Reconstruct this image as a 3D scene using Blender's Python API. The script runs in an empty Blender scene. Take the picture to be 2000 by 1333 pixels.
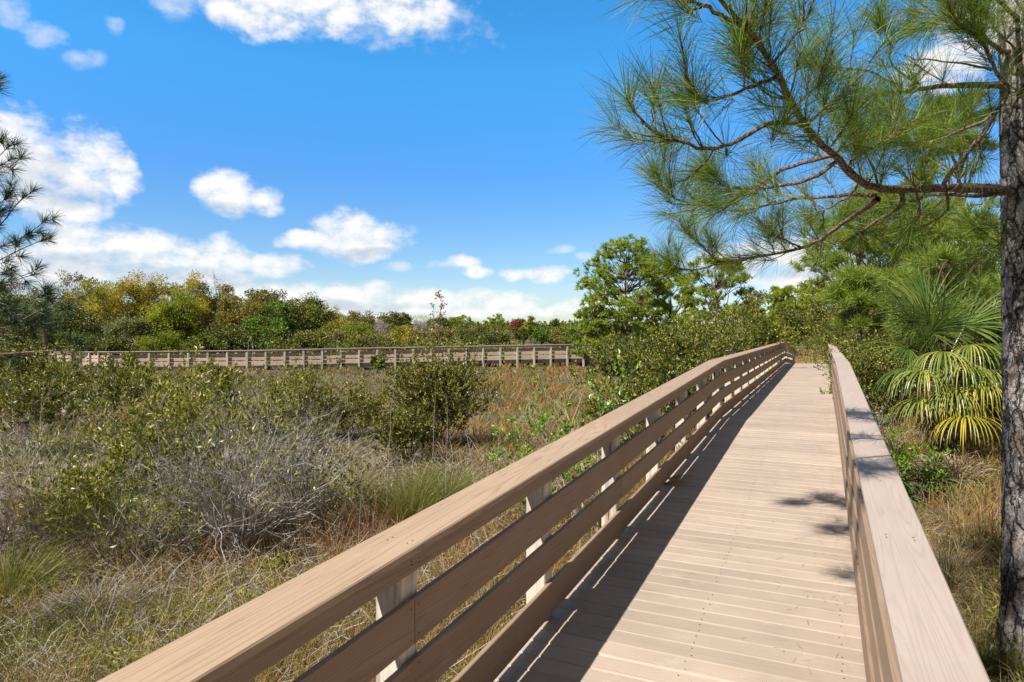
import bpy, math
import numpy as np
from math import radians, sin, cos, tan, atan, atan2, asin, pi, hypot

# ------------------------------------------------------------------ basics
scene = bpy.context.scene
COL = scene.collection
CZ = 2.60            # camera height over the marsh
F = 1300.0           # focal length in photo pixels (photo is 2000 px wide)
HZ = 646.7           # horizon row
YAW = 0.4365         # heading of the boardwalk
CT, ST = cos(YAW), sin(YAW)
NV = np.array([CT, -ST, 0.0])      # lateral (to the right of the walk)
TV = np.array([ST, CT, 0.0])       # along the walk
UP = np.array([0.0, 0.0, 1.0])


def at(px, py, d):
    return np.array([(px - 1000.0) / F * d, d, CZ - (py - HZ) / F * d])


def lat(x, y):
    return CT * x - ST * y


def alo(x, y):
    return ST * x + CT * y


def norm(v):
    v = np.asarray(v, float)
    return v / (np.linalg.norm(v, axis=-1, keepdims=True) + 1e-12)


def sstep(a, b, x):
    t = np.clip((np.asarray(x, float) - a) / (b - a), 0, 1)
    return t * t * (3 - 2 * t)


_tab = np.random.default_rng(99).random((256, 256))


def vnoise(x, y):
    x = np.asarray(x, float); y = np.asarray(y, float)
    xi = np.floor(x).astype(int); yi = np.floor(y).astype(int)
    fx = x - xi; fy = y - yi
    fx = fx * fx * (3 - 2 * fx); fy = fy * fy * (3 - 2 * fy)
    a = _tab[xi & 255, yi & 255]; b = _tab[(xi + 1) & 255, yi & 255]
    c = _tab[xi & 255, (yi + 1) & 255]; d = _tab[(xi + 1) & 255, (yi + 1) & 255]
    return (a * (1 - fx) + b * fx) * (1 - fy) + (c * (1 - fx) + d * fx) * fy


def fbm(x, y, o=4):
    s = 0; w = 0.5; t = 0
    for i in range(o):
        s = s + w * vnoise(x * 2 ** i + 17.3 * i, y * 2 ** i + 5.1 * i); t += w; w *= 0.5
    return s / t


def ground(x, y):
    x = np.asarray(x, float); y = np.asarray(y, float)
    l = lat(x, y); a = alo(x, y)
    z = (fbm(x * 0.35, y * 0.35, 3) - 0.5) * 0.28 + (fbm(x * 1.7 + 9, y * 1.7, 2) - 0.5) * 0.10
    z = z + 0.50 * sstep(0.8, 2.0, l) * sstep(4.0, 9.0, a)
    bump = sstep(38.0, 46.5, a) * np.exp(-((l + 0.7) / 7.0) ** 2)
    z = z * (1 - 0.8 * bump) + 0.44 * bump * (1 - 0.8 * sstep(0.8, 2.0, l))
    walk = sstep(-3.2, -2.2, l) * (1 - sstep(0.5, 1.3, l)) * (1 - sstep(40, 45, a))
    z = z * (1 - 0.7 * walk)
    return z


# ------------------------------------------------------------------ mesh building
class MB:
    def __init__(self):
        self.V = []; self.F = {}; self.n = 0

    def add(self, V, Fc):
        V = np.asarray(V, float).reshape(-1, 3)
        Fc = np.asarray(Fc, int)
        if len(V) == 0 or len(Fc) == 0:
            return
        self.F.setdefault(Fc.shape[1], []).append(Fc + self.n)
        self.V.append(V); self.n += len(V)

    def build(self, name, mat, parent=None, origin=None, smooth=False):
        V = np.concatenate(self.V) if self.V else np.zeros((0, 3))
        o = np.zeros(3)
        if parent is not None:
            o = world_loc(parent)
        elif origin is not None:
            o = np.asarray(origin, float)
        me = bpy.data.meshes.new(name)
        me.vertices.add(len(V))
        me.vertices.foreach_set('co', (V - o).astype(np.float32).ravel())
        loops = []; starts = []; s = 0
        for k, lst in self.F.items():
            A = np.concatenate(lst)
            loops.append(A.ravel()); starts.append(s + np.arange(len(A)) * k); s += A.size
        loops = np.concatenate(loops); starts = np.concatenate(starts)
        me.loops.add(len(loops)); me.polygons.add(len(starts))
        me.loops.foreach_set('vertex_index', loops.astype(np.int32))
        me.polygons.foreach_set('loop_start', starts.astype(np.int32))
        me.polygons.foreach_set('use_smooth', np.full(len(starts), bool(smooth)))
        me.update(calc_edges=True)
        if mat is not None:
            me.materials.append(mat)
        ob = bpy.data.objects.new(name, me)
        COL.objects.link(ob)
        if parent is not None:
            ob.parent = parent
        else:
            ob.location = o
        return ob


def world_loc(o):
    v = np.zeros(3)
    while o is not None:
        v = v + np.array(o.location); o = o.parent
    return v


def tag(o, label=None, cat=None, group=None, kind=None):
    if label: o['label'] = label
    if cat: o['category'] = cat
    if group: o['group'] = group
    if kind: o['kind'] = kind
    return o


def thing(name, label, cat, loc, group=None):
    o = bpy.data.objects.new(name, None); COL.objects.link(o)
    o.location = tuple(float(v) for v in loc); o.empty_display_size = 0.2
    return tag(o, label, cat, group)


def tubes(mb, items, k=4):
    by = {}
    for p, r in items:
        by.setdefault(len(p), []).append((p, r))
    for n, L in by.items():
        P = np.array([p for p, _ in L], float); R = np.array([r for _, r in L], float)
        m = len(P)
        T = norm(np.gradient(P, axis=1))
        ref = np.where(np.abs(T[:, :1, 2:3]) > 0.85, np.array([1.0, 0.1, 0.0]), np.array([0.0, 0.1, 1.0]))
        ref = np.broadcast_to(ref, T.shape)
        S = norm(np.cross(T, ref)); U = np.cross(S, T)
        ang = np.arange(k) / k * 2 * pi
        V = P[:, :, None, :] + R[:, :, None, None] * (np.cos(ang)[None, None, :, None] * S[:, :, None, :] + np.sin(ang)[None, None, :, None] * U[:, :, None, :])
        idx = np.arange(m * n * k).reshape(m, n, k)
        a = idx[:, :-1, :]; b = np.roll(a, -1, axis=2); c = idx[:, 1:, :]; d = np.roll(c, -1, axis=2)
        mb.add(V, np.stack([a, b, d, c], -1).reshape(-1, 4))


def leaves(mb, P, D, L, W, rng, curl=0.18):
    n = len(P)
    if n == 0: return
    D = norm(D); r = rng.normal(size=(n, 3))
    S = norm(np.cross(D, r)); N = np.cross(S, D)
    L = np.broadcast_to(L, n)[:, None]; W = np.broadcast_to(W, n)[:, None]
    a = P; t = P + D * L - N * L * curl
    m = P + D * L * 0.45
    b = m + S * W * 0.5 + N * W * 0.22; c = m - S * W * 0.5 + N * W * 0.22
    V = np.stack([a, b, t, c], 1).reshape(-1, 3)
    mb.add(V, np.arange(4 * n).reshape(n, 4))


def blades(mb, P, D0, H, W, bend, rng, droop=0.5):
    """grass blades: P base, D0 unit start direction, H length, W width, bend unit vectors pulled towards"""
    n = len(P)
    if n == 0: return
    H = np.broadcast_to(H, n)[:, None]; W = np.broadcast_to(W, n)[:, None]
    droop = np.broadcast_to(droop, n)[:, None]
    r = rng.normal(size=(n, 3)); r[:, 2] *= 0.2
    S = norm(np.cross(D0, r))
    d1 = norm(D0 + bend * droop * 0.45); d2 = norm(D0 + bend * droop * 1.35)
    p1 = P + D0 * H * 0.38; p2 = p1 + d1 * H * 0.34; p3 = p2 + d2 * H * 0.28
    V = np.stack([P - S * W * .5, P + S * W * .5, p1 - S * W * .45, p1 + S * W * .45, p2 - S * W * .3, p2 + S * W * .3, p3], 1)
    i = np.arange(n)[:, None] * 7
    mb.add(V.reshape(-1, 3), np.concatenate([i + np.array([[0, 1, 3, 2]]), i + np.array([[2, 3, 5, 4]])]))
    k = mb.n - 7 * n
    mb.F.setdefault(3, []).append(np.concatenate([i + np.array([[4, 5, 6]])]) + k)


def rdir(rng, n):
    return norm(rng.normal(size=(n, 3)))


# ------------------------------------------------------------------ materials
def newmat(name):
    m = bpy.data.materials.new(name); m.use_nodes = True
    nt = m.node_tree; nt.nodes.clear()
    out = nt.nodes.new('ShaderNodeOutputMaterial')
    return m, nt, out


def nd(nt, typ, **kw):
    n = nt.nodes.new(typ)
    ins = kw.pop('ins', {})
    for k, v in kw.items(): setattr(n, k, v)
    for k, v in ins.items():
        if isinstance(v, bpy.types.NodeSocket): nt.links.new(v, n.inputs[k])
        else: n.inputs[k].default_value = v
    return n


def ramp(nt, fac, cols, interp='LINEAR'):
    r = nt.nodes.new('ShaderNodeValToRGB'); cr = r.color_ramp; cr.interpolation = interp
    while len(cr.elements) > 1: cr.elements.remove(cr.elements[-1])
    for i, (p, c) in enumerate(cols):
        e = cr.elements[0] if i == 0 else cr.elements.new(p)
        e.position = p; e.color = (c[0], c[1], c[2], 1)
    nt.links.new(fac, r.inputs[0])
    return r


def math_(nt, op, a, b=None, c=None, clamp=False):
    n = nt.nodes.new('ShaderNodeMath'); n.operation = op; n.use_clamp = clamp
    for i, v in enumerate((a, b, c)):
        if v is None: continue
        if isinstance(v, bpy.types.NodeSocket): nt.links.new(v, n.inputs[i])
        else: n.inputs[i].default_value = v
    return n.outputs[0]


def mixc(nt, fac, a, b, typ='MIX'):
    n = nt.nodes.new('ShaderNodeMix'); n.data_type = 'RGBA'; n.blend_type = typ
    for i, v in ((0, fac), (6, a), (7, b)):
        if isinstance(v, bpy.types.NodeSocket): nt.links.new(v, n.inputs[i])
        else: n.inputs[i].default_value = v if i == 0 else (v[0], v[1], v[2], 1)
    return n.outputs[2]


def leaf_mat(name, cols, transl=0.3, rough=0.5, spec=0.35, clump=0.0):
    m, nt, out = newmat(name)
    g = nd(nt, 'ShaderNodeNewGeometry')
    fac = g.outputs['Random Per Island']
    if clump:
        tc = nd(nt, 'ShaderNodeTexCoord')
        nz = nd(nt, 'ShaderNodeTexNoise', ins={'Vector': tc.outputs['Object'], 'Scale': clump, 'Detail': 2.0})
        s = math_(nt, 'MULTIPLY_ADD', nz.outputs[0], 1.6, -0.55)
        fac = math_(nt, 'ADD', math_(nt, 'MULTIPLY', fac, 0.5), s, clamp=True)
    r = ramp(nt, fac, cols)
    p = nd(nt, 'ShaderNodeBsdfPrincipled', ins={'Base Color': r.outputs[0], 'Roughness': rough, 'Specular IOR Level': spec})
    t = nd(nt, 'ShaderNodeBsdfTranslucent', ins={'Color': mixc(nt, 1.0, r.outputs[0], (1.1, 1.15, 0.7), 'MULTIPLY')})
    mx = nd(nt, 'ShaderNodeMixShader', ins={0: transl, 1: p.outputs[0], 2: t.outputs[0]})
    nt.links.new(mx.outputs[0], out.inputs[0])
    return m


def bark_mat(name, cols, scale=6.0, rough=0.9, bump=0.4, stretch=0.3):
    m, nt, out = newmat(name)
    tc = nd(nt, 'ShaderNodeTexCoord')
    mp = nd(nt, 'ShaderNodeMapping', ins={'Vector': tc.outputs['Object'], 'Scale': (1, 1, stretch)})
    n = nd(nt, 'ShaderNodeTexNoise', ins={'Vector': mp.outputs[0], 'Scale': scale, 'Detail': 6.0, 'Roughness': 0.65})
    r = ramp(nt, n.outputs[0], cols)
    b = nd(nt, 'ShaderNodeBump', ins={'Height': n.outputs[0], 'Strength': bump, 'Distance': 0.02})
    p = nd(nt, 'ShaderNodeBsdfPrincipled', ins={'Base Color': r.outputs[0], 'Roughness': rough, 'Specular IOR Level': 0.15, 'Normal': b.outputs[0]})
    nt.links.new(p.outputs[0], out.inputs[0])
    return m


def board_mat(name, base, dark, across=False, dirt=0.35, island=True, grain=0.62):
    """composite or timber board with grain; grain runs along the walk, or across it for deck planks"""
    m, nt, out = newmat(name)
    tc = nd(nt, 'ShaderNodeTexCoord'); oi = nd(nt, 'ShaderNodeObjectInfo'); g = nd(nt, 'ShaderNodeNewGeometry')
    rnd = g.outputs['Random Per Island'] if island else oi.outputs['Random']
    off = nd(nt, 'ShaderNodeCombineXYZ', ins={0: math_(nt, 'MULTIPLY', rnd, 91.7), 1: math_(nt, 'MULTIPLY', rnd, 37.3), 2: math_(nt, 'MULTIPLY', rnd, 11.9)})
    rot = nd(nt, 'ShaderNodeVectorRotate', rotation_type='Z_AXIS', ins={'Vector': tc.outputs['Object'], 'Angle': -(pi / 2 - YAW) + (pi / 2 if across else 0)})
    ad = nd(nt, 'ShaderNodeVectorMath', operation='ADD', ins={0: rot.outputs[0], 1: off.outputs[0]})
    mp = nd(nt, 'ShaderNodeMapping', ins={'Vector': ad.outputs[0], 'Scale': (0.10, 5.0, 5.0)})
    n1 = nd(nt, 'ShaderNodeTexNoise', ins={'Vector': mp.outputs[0], 'Scale': 1.0, 'Detail': 1.5, 'Roughness': 0.45, 'Distortion': 0.15})
    rings = math_(nt, 'FRACT', math_(nt, 'MULTIPLY', n1.outputs[0], 44.0))
    ring = ramp(nt, rings, [(0.0, (0, 0, 0)), (0.2, (1, 1, 1)), (0.72, (1, 1, 1)), (1.0, (0.15, 0.15, 0.15))])
    mp2 = nd(nt, 'ShaderNodeMapping', ins={'Vector': ad.outputs[0], 'Scale': (3.0, 60.0, 60.0)})
    n2 = nd(nt, 'ShaderNodeTexNoise', ins={'Vector': mp2.outputs[0], 'Scale': 1.0, 'Detail': 3.0, 'Roughness': 0.6})
    n3 = nd(nt, 'ShaderNodeTexNoise', ins={'Vector': tc.outputs['Object'], 'Scale': 1.7, 'Detail': 5.0, 'Roughness': 0.6})
    c = mixc(nt, math_(nt, 'MULTIPLY', math_(nt, 'SUBTRACT', 1.0, ring.outputs[0]), grain if not across else 0.22), base, dark)
    c = mixc(nt, math_(nt, 'MULTIPLY', ramp(nt, n2.outputs[0], [(0.35, (0, 0, 0)), (0.75, (1, 1, 1))]).outputs[0], 0.22), c, dark)
    c = mixc(nt, math_(nt, 'MULTIPLY', ramp(nt, n3.outputs[0], [(0.4, (0, 0, 0)), (0.72, (1, 1, 1))]).outputs[0], dirt), c, tuple(v * 0.70 for v in base))
    n6 = nd(nt, 'ShaderNodeTexNoise', ins={'Vector': ad.outputs[0], 'Scale': 4.5, 'Detail': 6.0, 'Roughness': 0.7})
    c = mixc(nt, math_(nt, 'MULTIPLY', ramp(nt, n6.outputs[0], [(0.58, (0, 0, 0)), (0.7, (1, 1, 1))]).outputs[0], dirt * 0.7), c, (0.50, 0.44, 0.38))
    # board to board tone
    tone = math_(nt, 'MULTIPLY_ADD', rnd, 0.22 if across else 0.14, 0.89 if across else 0.93)
    c = mixc(nt, 1.0, c, nd(nt, 'ShaderNodeCombineXYZ', ins={0: tone, 1: tone, 2: tone}).outputs[0], 'MULTIPLY')
    # pale droppings and scuffs
    sp = nd(nt, 'ShaderNodeTexVoronoi', ins={'Vector': tc.outputs['Object'], 'Scale': 9.0, 'Randomness': 1.0})
    spk = ramp(nt, sp.outputs['Distance'], [(0.05, (1, 1, 1)), (0.075, (0, 0, 0))])
    sc = nd(nt, 'ShaderNodeSeparateColor', ins={0: sp.outputs['Color']})
    spf = math_(nt, 'MULTIPLY', spk.outputs[0], math_(nt, 'GREATER_THAN', sc.outputs[0], 0.80))
    c = mixc(nt, math_(nt, 'MULTIPLY', spf, 0.75), c, (0.62, 0.58, 0.5))
    h = math_(nt, 'ADD', math_(nt, 'MULTIPLY', ring.outputs[0], 0.6), n2.outputs[0])
    b = nd(nt, 'ShaderNodeBump', ins={'Height': h, 'Strength': 0.3, 'Distance': 0.003})
    p = nd(nt, 'ShaderNodeBsdfPrincipled', ins={'Base Color': c, 'Roughness': 0.62, 'Specular IOR Level': 0.28, 'Normal': b.outputs[0]})
    nt.links.new(p.outputs[0], out.inputs[0])
    return m


def post_mat(name='weathered_post', k=1.0):
    m, nt, out = newmat(name)
    tc = nd(nt, 'ShaderNodeTexCoord'); oi = nd(nt, 'ShaderNodeObjectInfo')
    off = nd(nt, 'ShaderNodeCombineXYZ', ins={0: math_(nt, 'MULTIPLY', oi.outputs['Random'], 57.0), 1: math_(nt, 'MULTIPLY', oi.outputs['Random'], 23.0), 2: 0.0})
    ad = nd(nt, 'ShaderNodeVectorMath', operation='ADD', ins={0: tc.outputs['Object'], 1: off.outputs[0]})
    mp = nd(nt, 'ShaderNodeMapping', ins={'Vector': ad.outputs[0], 'Scale': (26, 26, 1.6)})
    n = nd(nt, 'ShaderNodeTexNoise', ins={'Vector': mp.outputs[0], 'Scale': 1.0, 'Detail': 4.0, 'Roughness': 0.6})
    c = ramp(nt, n.outputs[0], [(0.30, (0.05 * k, 0.04 * k, 0.03 * k)), (0.37, (0.36 * k, 0.29 * k, 0.23 * k)), (0.52, (0.62 * k, 0.54 * k, 0.44 * k)), (0.7, (0.70 * k, 0.63 * k, 0.53 * k))])
    b = nd(nt, 'ShaderNodeBump', ins={'Height': n.outputs[0], 'Strength': 0.6, 'Distance': 0.006})
    p = nd(nt, 'ShaderNodeBsdfPrincipled', ins={'Base Color': c.outputs[0], 'Roughness': 0.85, 'Specular IOR Level': 0.2, 'Normal': b.outputs[0]})
    nt.links.new(p.outputs[0], out.inputs[0])
    return m


def ground_mat():
    m, nt, out = newmat('marsh_soil')
    tc = nd(nt, 'ShaderNodeTexCoord')
    n = nd(nt, 'ShaderNodeTexNoise', ins={'Vector': tc.outputs['Object'], 'Scale': 0.35, 'Detail': 8.0, 'Roughness': 0.7})
    n2 = nd(nt, 'ShaderNodeTexNoise', ins={'Vector': tc.outputs['Object'], 'Scale': 9.0, 'Detail': 6.0, 'Roughness': 0.75})
    f = math_(nt, 'ADD', math_(nt, 'MULTIPLY', n.outputs[0], 0.6), math_(nt, 'MULTIPLY', n2.outputs[0], 0.4))
    r = ramp(nt, f, [(0.32, (0.03, 0.024, 0.018)), (0.45, (0.08, 0.063, 0.043)), (0.55, (0.15, 0.115, 0.072)), (0.68, (0.11, 0.10, 0.045))])
    b = nd(nt, 'ShaderNodeBump', ins={'Height': n2.outputs[0], 'Strength': 0.8, 'Distance': 0.05})
    p = nd(nt, 'ShaderNodeBsdfPrincipled', ins={'Base Color': r.outputs[0], 'Roughness': 0.95, 'Specular IOR Level': 0.1, 'Normal': b.outputs[0]})
    nt.links.new(p.outputs[0], out.inputs[0])
    return m


def sand_mat():
    m, nt, out = newmat('sand_path')
    tc = nd(nt, 'ShaderNodeTexCoord')
    n = nd(nt, 'ShaderNodeTexNoise', ins={'Vector': tc.outputs['Object'], 'Scale': 3.0, 'Detail': 8.0, 'Roughness': 0.7})
    r = ramp(nt, n.outputs[0], [(0.35, (0.2, 0.15, 0.08)), (0.5, (0.42, 0.36, 0.27)), (0.7, (0.5, 0.45, 0.36))])
    p = nd(nt, 'ShaderNodeBsdfPrincipled', ins={'Base Color': r.outputs[0], 'Roughness': 0.95})
    nt.links.new(p.outputs[0], out.inputs[0])
    return m


def trunk_bark():
    m, nt, out = newmat('pine_plate_bark')
    tc = nd(nt, 'ShaderNodeTexCoord')
    wn = nd(nt, 'ShaderNodeTexNoise', ins={'Vector': tc.outputs['Object'], 'Scale': 13.0, 'Detail': 6.0, 'Roughness': 0.7})
    wv = nd(nt, 'ShaderNodeVectorMath', operation='MULTIPLY_ADD', ins={0: wn.outputs['Color'], 1: (0.09, 0.09, 0.09), 2: tc.outputs['Object']})
    mp = nd(nt, 'ShaderNodeMapping', ins={'Vector': wv.outputs[0], 'Scale': (1, 1, 0.24)})
    v = nd(nt, 'ShaderNodeTexVoronoi', feature='DISTANCE_TO_EDGE', ins={'Vector': mp.outputs[0], 'Scale': 13.0})
    mpb = nd(nt, 'ShaderNodeMapping', ins={'Vector': wv.outputs[0], 'Scale': (1, 1, 0.45)})
    vb = nd(nt, 'ShaderNodeTexVoronoi', feature='DISTANCE_TO_EDGE', ins={'Vector': mpb.outputs[0], 'Scale': 34.0})
    mp3 = nd(nt, 'ShaderNodeMapping', ins={'Vector': tc.outputs['Object'], 'Scale': (1, 1, 0.6)})
    n = nd(nt, 'ShaderNodeTexNoise', ins={'Vector': mp3.outputs[0], 'Scale': 38.0, 'Detail': 8.0, 'Roughness': 0.75, 'Distortion': 0.4})
    n2 = nd(nt, 'ShaderNodeTexNoise', ins={'Vector': mp3.outputs[0], 'Scale': 6.0, 'Detail': 4.0})
    n4 = nd(nt, 'ShaderNodeTexNoise', ins={'Vector': mp3.outputs[0], 'Scale': 15.0, 'Detail': 3.0})
    plate = ramp(nt, n.outputs[0], [(0.26, (0.12, 0.10, 0.09)), (0.42, (0.36, 0.315, 0.29)), (0.55, (0.57, 0.52, 0.485)), (0.70, (0.76, 0.72, 0.68))])
    plate2 = mixc(nt, ramp(nt, n2.outputs[0], [(0.56, (0, 0, 0)), (0.66, (0.6, 0.6, 0.6))]).outputs[0], plate.outputs[0], (0.38, 0.21, 0.125))
    brk = ramp(nt, n4.outputs[0], [(0.42, (0, 0, 0)), (0.55, (1, 1, 1))])
    big = ramp(nt, math_(nt, 'ADD', v.outputs['Distance'], math_(nt, 'MULTIPLY_ADD', n.outputs[0], 0.08, -0.04)), [(0.0, (0, 0, 0)), (0.03, (0.25, 0.25, 0.25)), (0.085, (1, 1, 1))])
    sml = ramp(nt, vb.outputs['Distance'], [(0.0, (0, 0, 0)), (0.08, (1, 1, 1))])
    fis = nd(nt, 'ShaderNodeMath', operation='MULTIPLY', ins={0: big.outputs[0], 1: math_(nt, 'MAXIMUM', sml.outputs[0], brk.outputs[0])})
    c = mixc(nt, fis.outputs[0], (0.04, 0.031, 0.026), plate2)
    h = math_(nt, 'ADD', fis.outputs[0], math_(nt, 'MULTIPLY', n.outputs[0], 0.9))
    b = nd(nt, 'ShaderNodeBump', ins={'Height': h, 'Strength': 1.0, 'Distance': 0.035})
    p = nd(nt, 'ShaderNodeBsdfPrincipled', ins={'Base Color': c, 'Roughness': 0.9, 'Specular IOR Level': 0.15, 'Normal': b.outputs[0]})
    nt.links.new(p.outputs[0], out.inputs[0])
    return m


M = {}
TAN = (0.40, 0.285, 0.19)
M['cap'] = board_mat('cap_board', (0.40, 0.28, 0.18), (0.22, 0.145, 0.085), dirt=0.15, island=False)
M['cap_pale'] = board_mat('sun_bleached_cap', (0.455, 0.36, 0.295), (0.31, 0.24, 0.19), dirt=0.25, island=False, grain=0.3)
M['rail'] = board_mat('rail_board', (0.315, 0.215, 0.14), (0.20, 0.13, 0.08), dirt=0.15, island=False)
M['deck'] = board_mat('deck_plank', (0.435, 0.34, 0.262), (0.28, 0.21, 0.155), across=True, dirt=0.55)
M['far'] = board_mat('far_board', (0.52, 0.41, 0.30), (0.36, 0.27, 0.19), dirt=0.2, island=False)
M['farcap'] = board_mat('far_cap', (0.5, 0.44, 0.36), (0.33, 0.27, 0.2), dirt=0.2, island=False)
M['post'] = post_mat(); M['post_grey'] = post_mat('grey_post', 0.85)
M['ground'] = ground_mat(); M['sand'] = sand_mat(); M['trunk'] = trunk_bark()
M['screw'] = bark_mat('screw_steel', [(0.3, (0.02, 0.018, 0.015)), (0.7, (0.06, 0.05, 0.04))], rough=0.6)
M['beam'] = bark_mat('dark_timber', [(0.3, (0.03, 0.025, 0.02)), (0.7, (0.10, 0.08, 0.06))])
M['twigbark'] = bark_mat('pine_twig_bark', [(0.35, (0.035, 0.022, 0.015)), (0.48, (0.15, 0.095, 0.065)), (0.64, (0.42, 0.33, 0.27))], scale=60, bump=0.8, stretch=1.0)
M['greytwig'] = bark_mat('bleached_twig', [(0.3, (0.24, 0.205, 0.175)), (0.5, (0.41, 0.37, 0.33)), (0.7, (0.60, 0.555, 0.50))], scale=9, bump=0.1)
M['browntwig'] = bark_mat('brown_twig', [(0.3, (0.06, 0.045, 0.03)), (0.7, (0.2, 0.16, 0.12))], scale=9, bump=0.1)
M['greybark'] = bark_mat('grey_bark', [(0.3, (0.06, 0.05, 0.04)), (0.7, (0.24, 0.2, 0.17))], scale=3, bump=0.2)
M['pinebark_far'] = bark_mat('pine_bark', [(0.3, (0.07, 0.045, 0.035)), (0.7, (0.28, 0.19, 0.15))], scale=8, bump=0.3)

M['needle'] = leaf_mat('pine_needles', [(0, (0.055, 0.11, 0.015)), (0.45, (0.13, 0.22, 0.028)), (0.8, (0.28, 0.40, 0.055)), (0.93, (0.50, 0.50, 0.12)), (0.95, (0.36, 0.21, 0.09)), (1, (0.30, 0.16, 0.07))], 0.36, 0.5, 0.25)
M['needle_bright'] = leaf_mat('sunny_pine_needles', [(0, (0.10, 0.17, 0.02)), (0.5, (0.21, 0.30, 0.035)), (1, (0.44, 0.46, 0.08))], 0.32, 0.42, 0.4)
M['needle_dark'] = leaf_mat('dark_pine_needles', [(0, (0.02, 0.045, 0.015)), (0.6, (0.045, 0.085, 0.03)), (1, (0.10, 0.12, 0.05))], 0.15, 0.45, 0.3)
M['needle_far'] = leaf_mat('far_pine_needles', [(0, (0.12, 0.20, 0.02)), (0.5, (0.27, 0.36, 0.035)), (1, (0.56, 0.52, 0.06))], 0.42, 0.5, 0.3, clump=0.9)
M['myrtle'] = leaf_mat('myrtle_leaves', [(0, (0.045, 0.06, 0.010)), (0.4, (0.12, 0.13, 0.018)), (0.75, (0.28, 0.26, 0.04)), (1, (0.48, 0.42, 0.10))], 0.25, 0.38, 0.5)
M['olive'] = leaf_mat('olive_leaves', [(0, (0.07, 0.085, 0.012)), (0.45, (0.19, 0.19, 0.026)), (0.8, (0.37, 0.33, 0.055)), (1, (0.54, 0.47, 0.14))], 0.28, 0.38, 0.5)
M['willow'] = leaf_mat('slender_yellow_green_leaves', [(0, (0.07, 0.09, 0.010)), (0.45, (0.19, 0.20, 0.020)), (0.8, (0.40, 0.37, 0.045)), (1, (0.60, 0.54, 0.13))], 0.3, 0.36, 0.55)
M['yellowgreen'] = leaf_mat('yellow_green_leaves', [(0, (0.030, 0.050, 0.007)), (0.4, (0.075, 0.11, 0.012)), (0.7, (0.22, 0.24, 0.025)), (1, (0.55, 0.48, 0.07))], 0.3, 0.38, 0.5)
M['bright'] = leaf_mat('bright_green_leaves', [(0, (0.07, 0.16, 0.012)), (0.5, (0.18, 0.32, 0.025)), (1, (0.42, 0.50, 0.07))], 0.35, 0.36, 0.5)
M['golden'] = leaf_mat('golden_leaves', [(0, (0.156, 0.18, 0.022)), (0.3, (0.324, 0.312, 0.036)), (0.65, (0.552, 0.444, 0.06)), (0.85, (0.6, 0.408, 0.072)), (1, (0.408, 0.216, 0.06))], 0.36, 0.5, 0.3, clump=0.45)
M['lime'] = leaf_mat('lime_leaves', [(0, (0.108, 0.156, 0.017)), (0.5, (0.288, 0.324, 0.03)), (1, (0.576, 0.528, 0.06))], 0.38, 0.5, 0.3, clump=0.5)
M['vivid'] = leaf_mat('vivid_green_leaves', [(0, (0.057, 0.127, 0.016)), (0.6, (0.138, 0.253, 0.029)), (1, (0.345, 0.414, 0.057))], 0.33, 0.45, 0.4)
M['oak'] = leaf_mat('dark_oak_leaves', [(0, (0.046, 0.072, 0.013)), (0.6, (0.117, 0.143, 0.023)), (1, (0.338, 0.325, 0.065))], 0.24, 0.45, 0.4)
M['greygreen'] = leaf_mat('grey_green_leaves', [(0, (0.112, 0.138, 0.044)), (0.6, (0.237, 0.25, 0.094)), (1, (0.45, 0.413, 0.188))], 0.25, 0.5, 0.3)
M['brownoak'] = leaf_mat('brown_green_leaves', [(0, (0.117, 0.117, 0.023)), (0.6, (0.26, 0.221, 0.046)), (1, (0.468, 0.325, 0.091))], 0.28, 0.5, 0.25)
M['rust'] = leaf_mat('rusty_leaves', [(0, (0.22, 0.07, 0.03)), (0.6, (0.34, 0.13, 0.055)), (1, (0.36, 0.22, 0.12))], 0.3, 0.6, 0.2)
M['pinkgrey'] = leaf_mat('pinkish_bare_twigs', [(0, (0.24, 0.19, 0.16)), (1, (0.42, 0.35, 0.31))], 0.1, 0.8, 0.1)
M['palm'] = leaf_mat('palm_frond', [(0, (0.06, 0.12, 0.02)), (0.6, (0.13, 0.19, 0.035)), (1, (0.28, 0.30, 0.07))], 0.28, 0.33, 0.6)
M['palm_yellow'] = leaf_mat('yellowed_frond', [(0, (0.26, 0.27, 0.03)), (0.5, (0.45, 0.39, 0.04)), (1, (0.62, 0.46, 0.05))], 0.3, 0.4, 0.5)
M['palm_pale'] = leaf_mat('pale_green_frond', [(0, (0.15, 0.20, 0.03)), (0.5, (0.29, 0.32, 0.06)), (1, (0.48, 0.46, 0.13))], 0.3, 0.35, 0.6)
M['palm_dead'] = leaf_mat('dead_frond', [(0, (0.22, 0.15, 0.09)), (0.6, (0.42, 0.33, 0.22)), (1, (0.55, 0.46, 0.33))], 0.15, 0.7, 0.2)
M['palm_blue'] = leaf_mat('blue_green_frond', [(0, (0.08, 0.14, 0.06)), (0.6, (0.15, 0.22, 0.11)), (1, (0.28, 0.32, 0.18))], 0.25, 0.4, 0.5)

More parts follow.
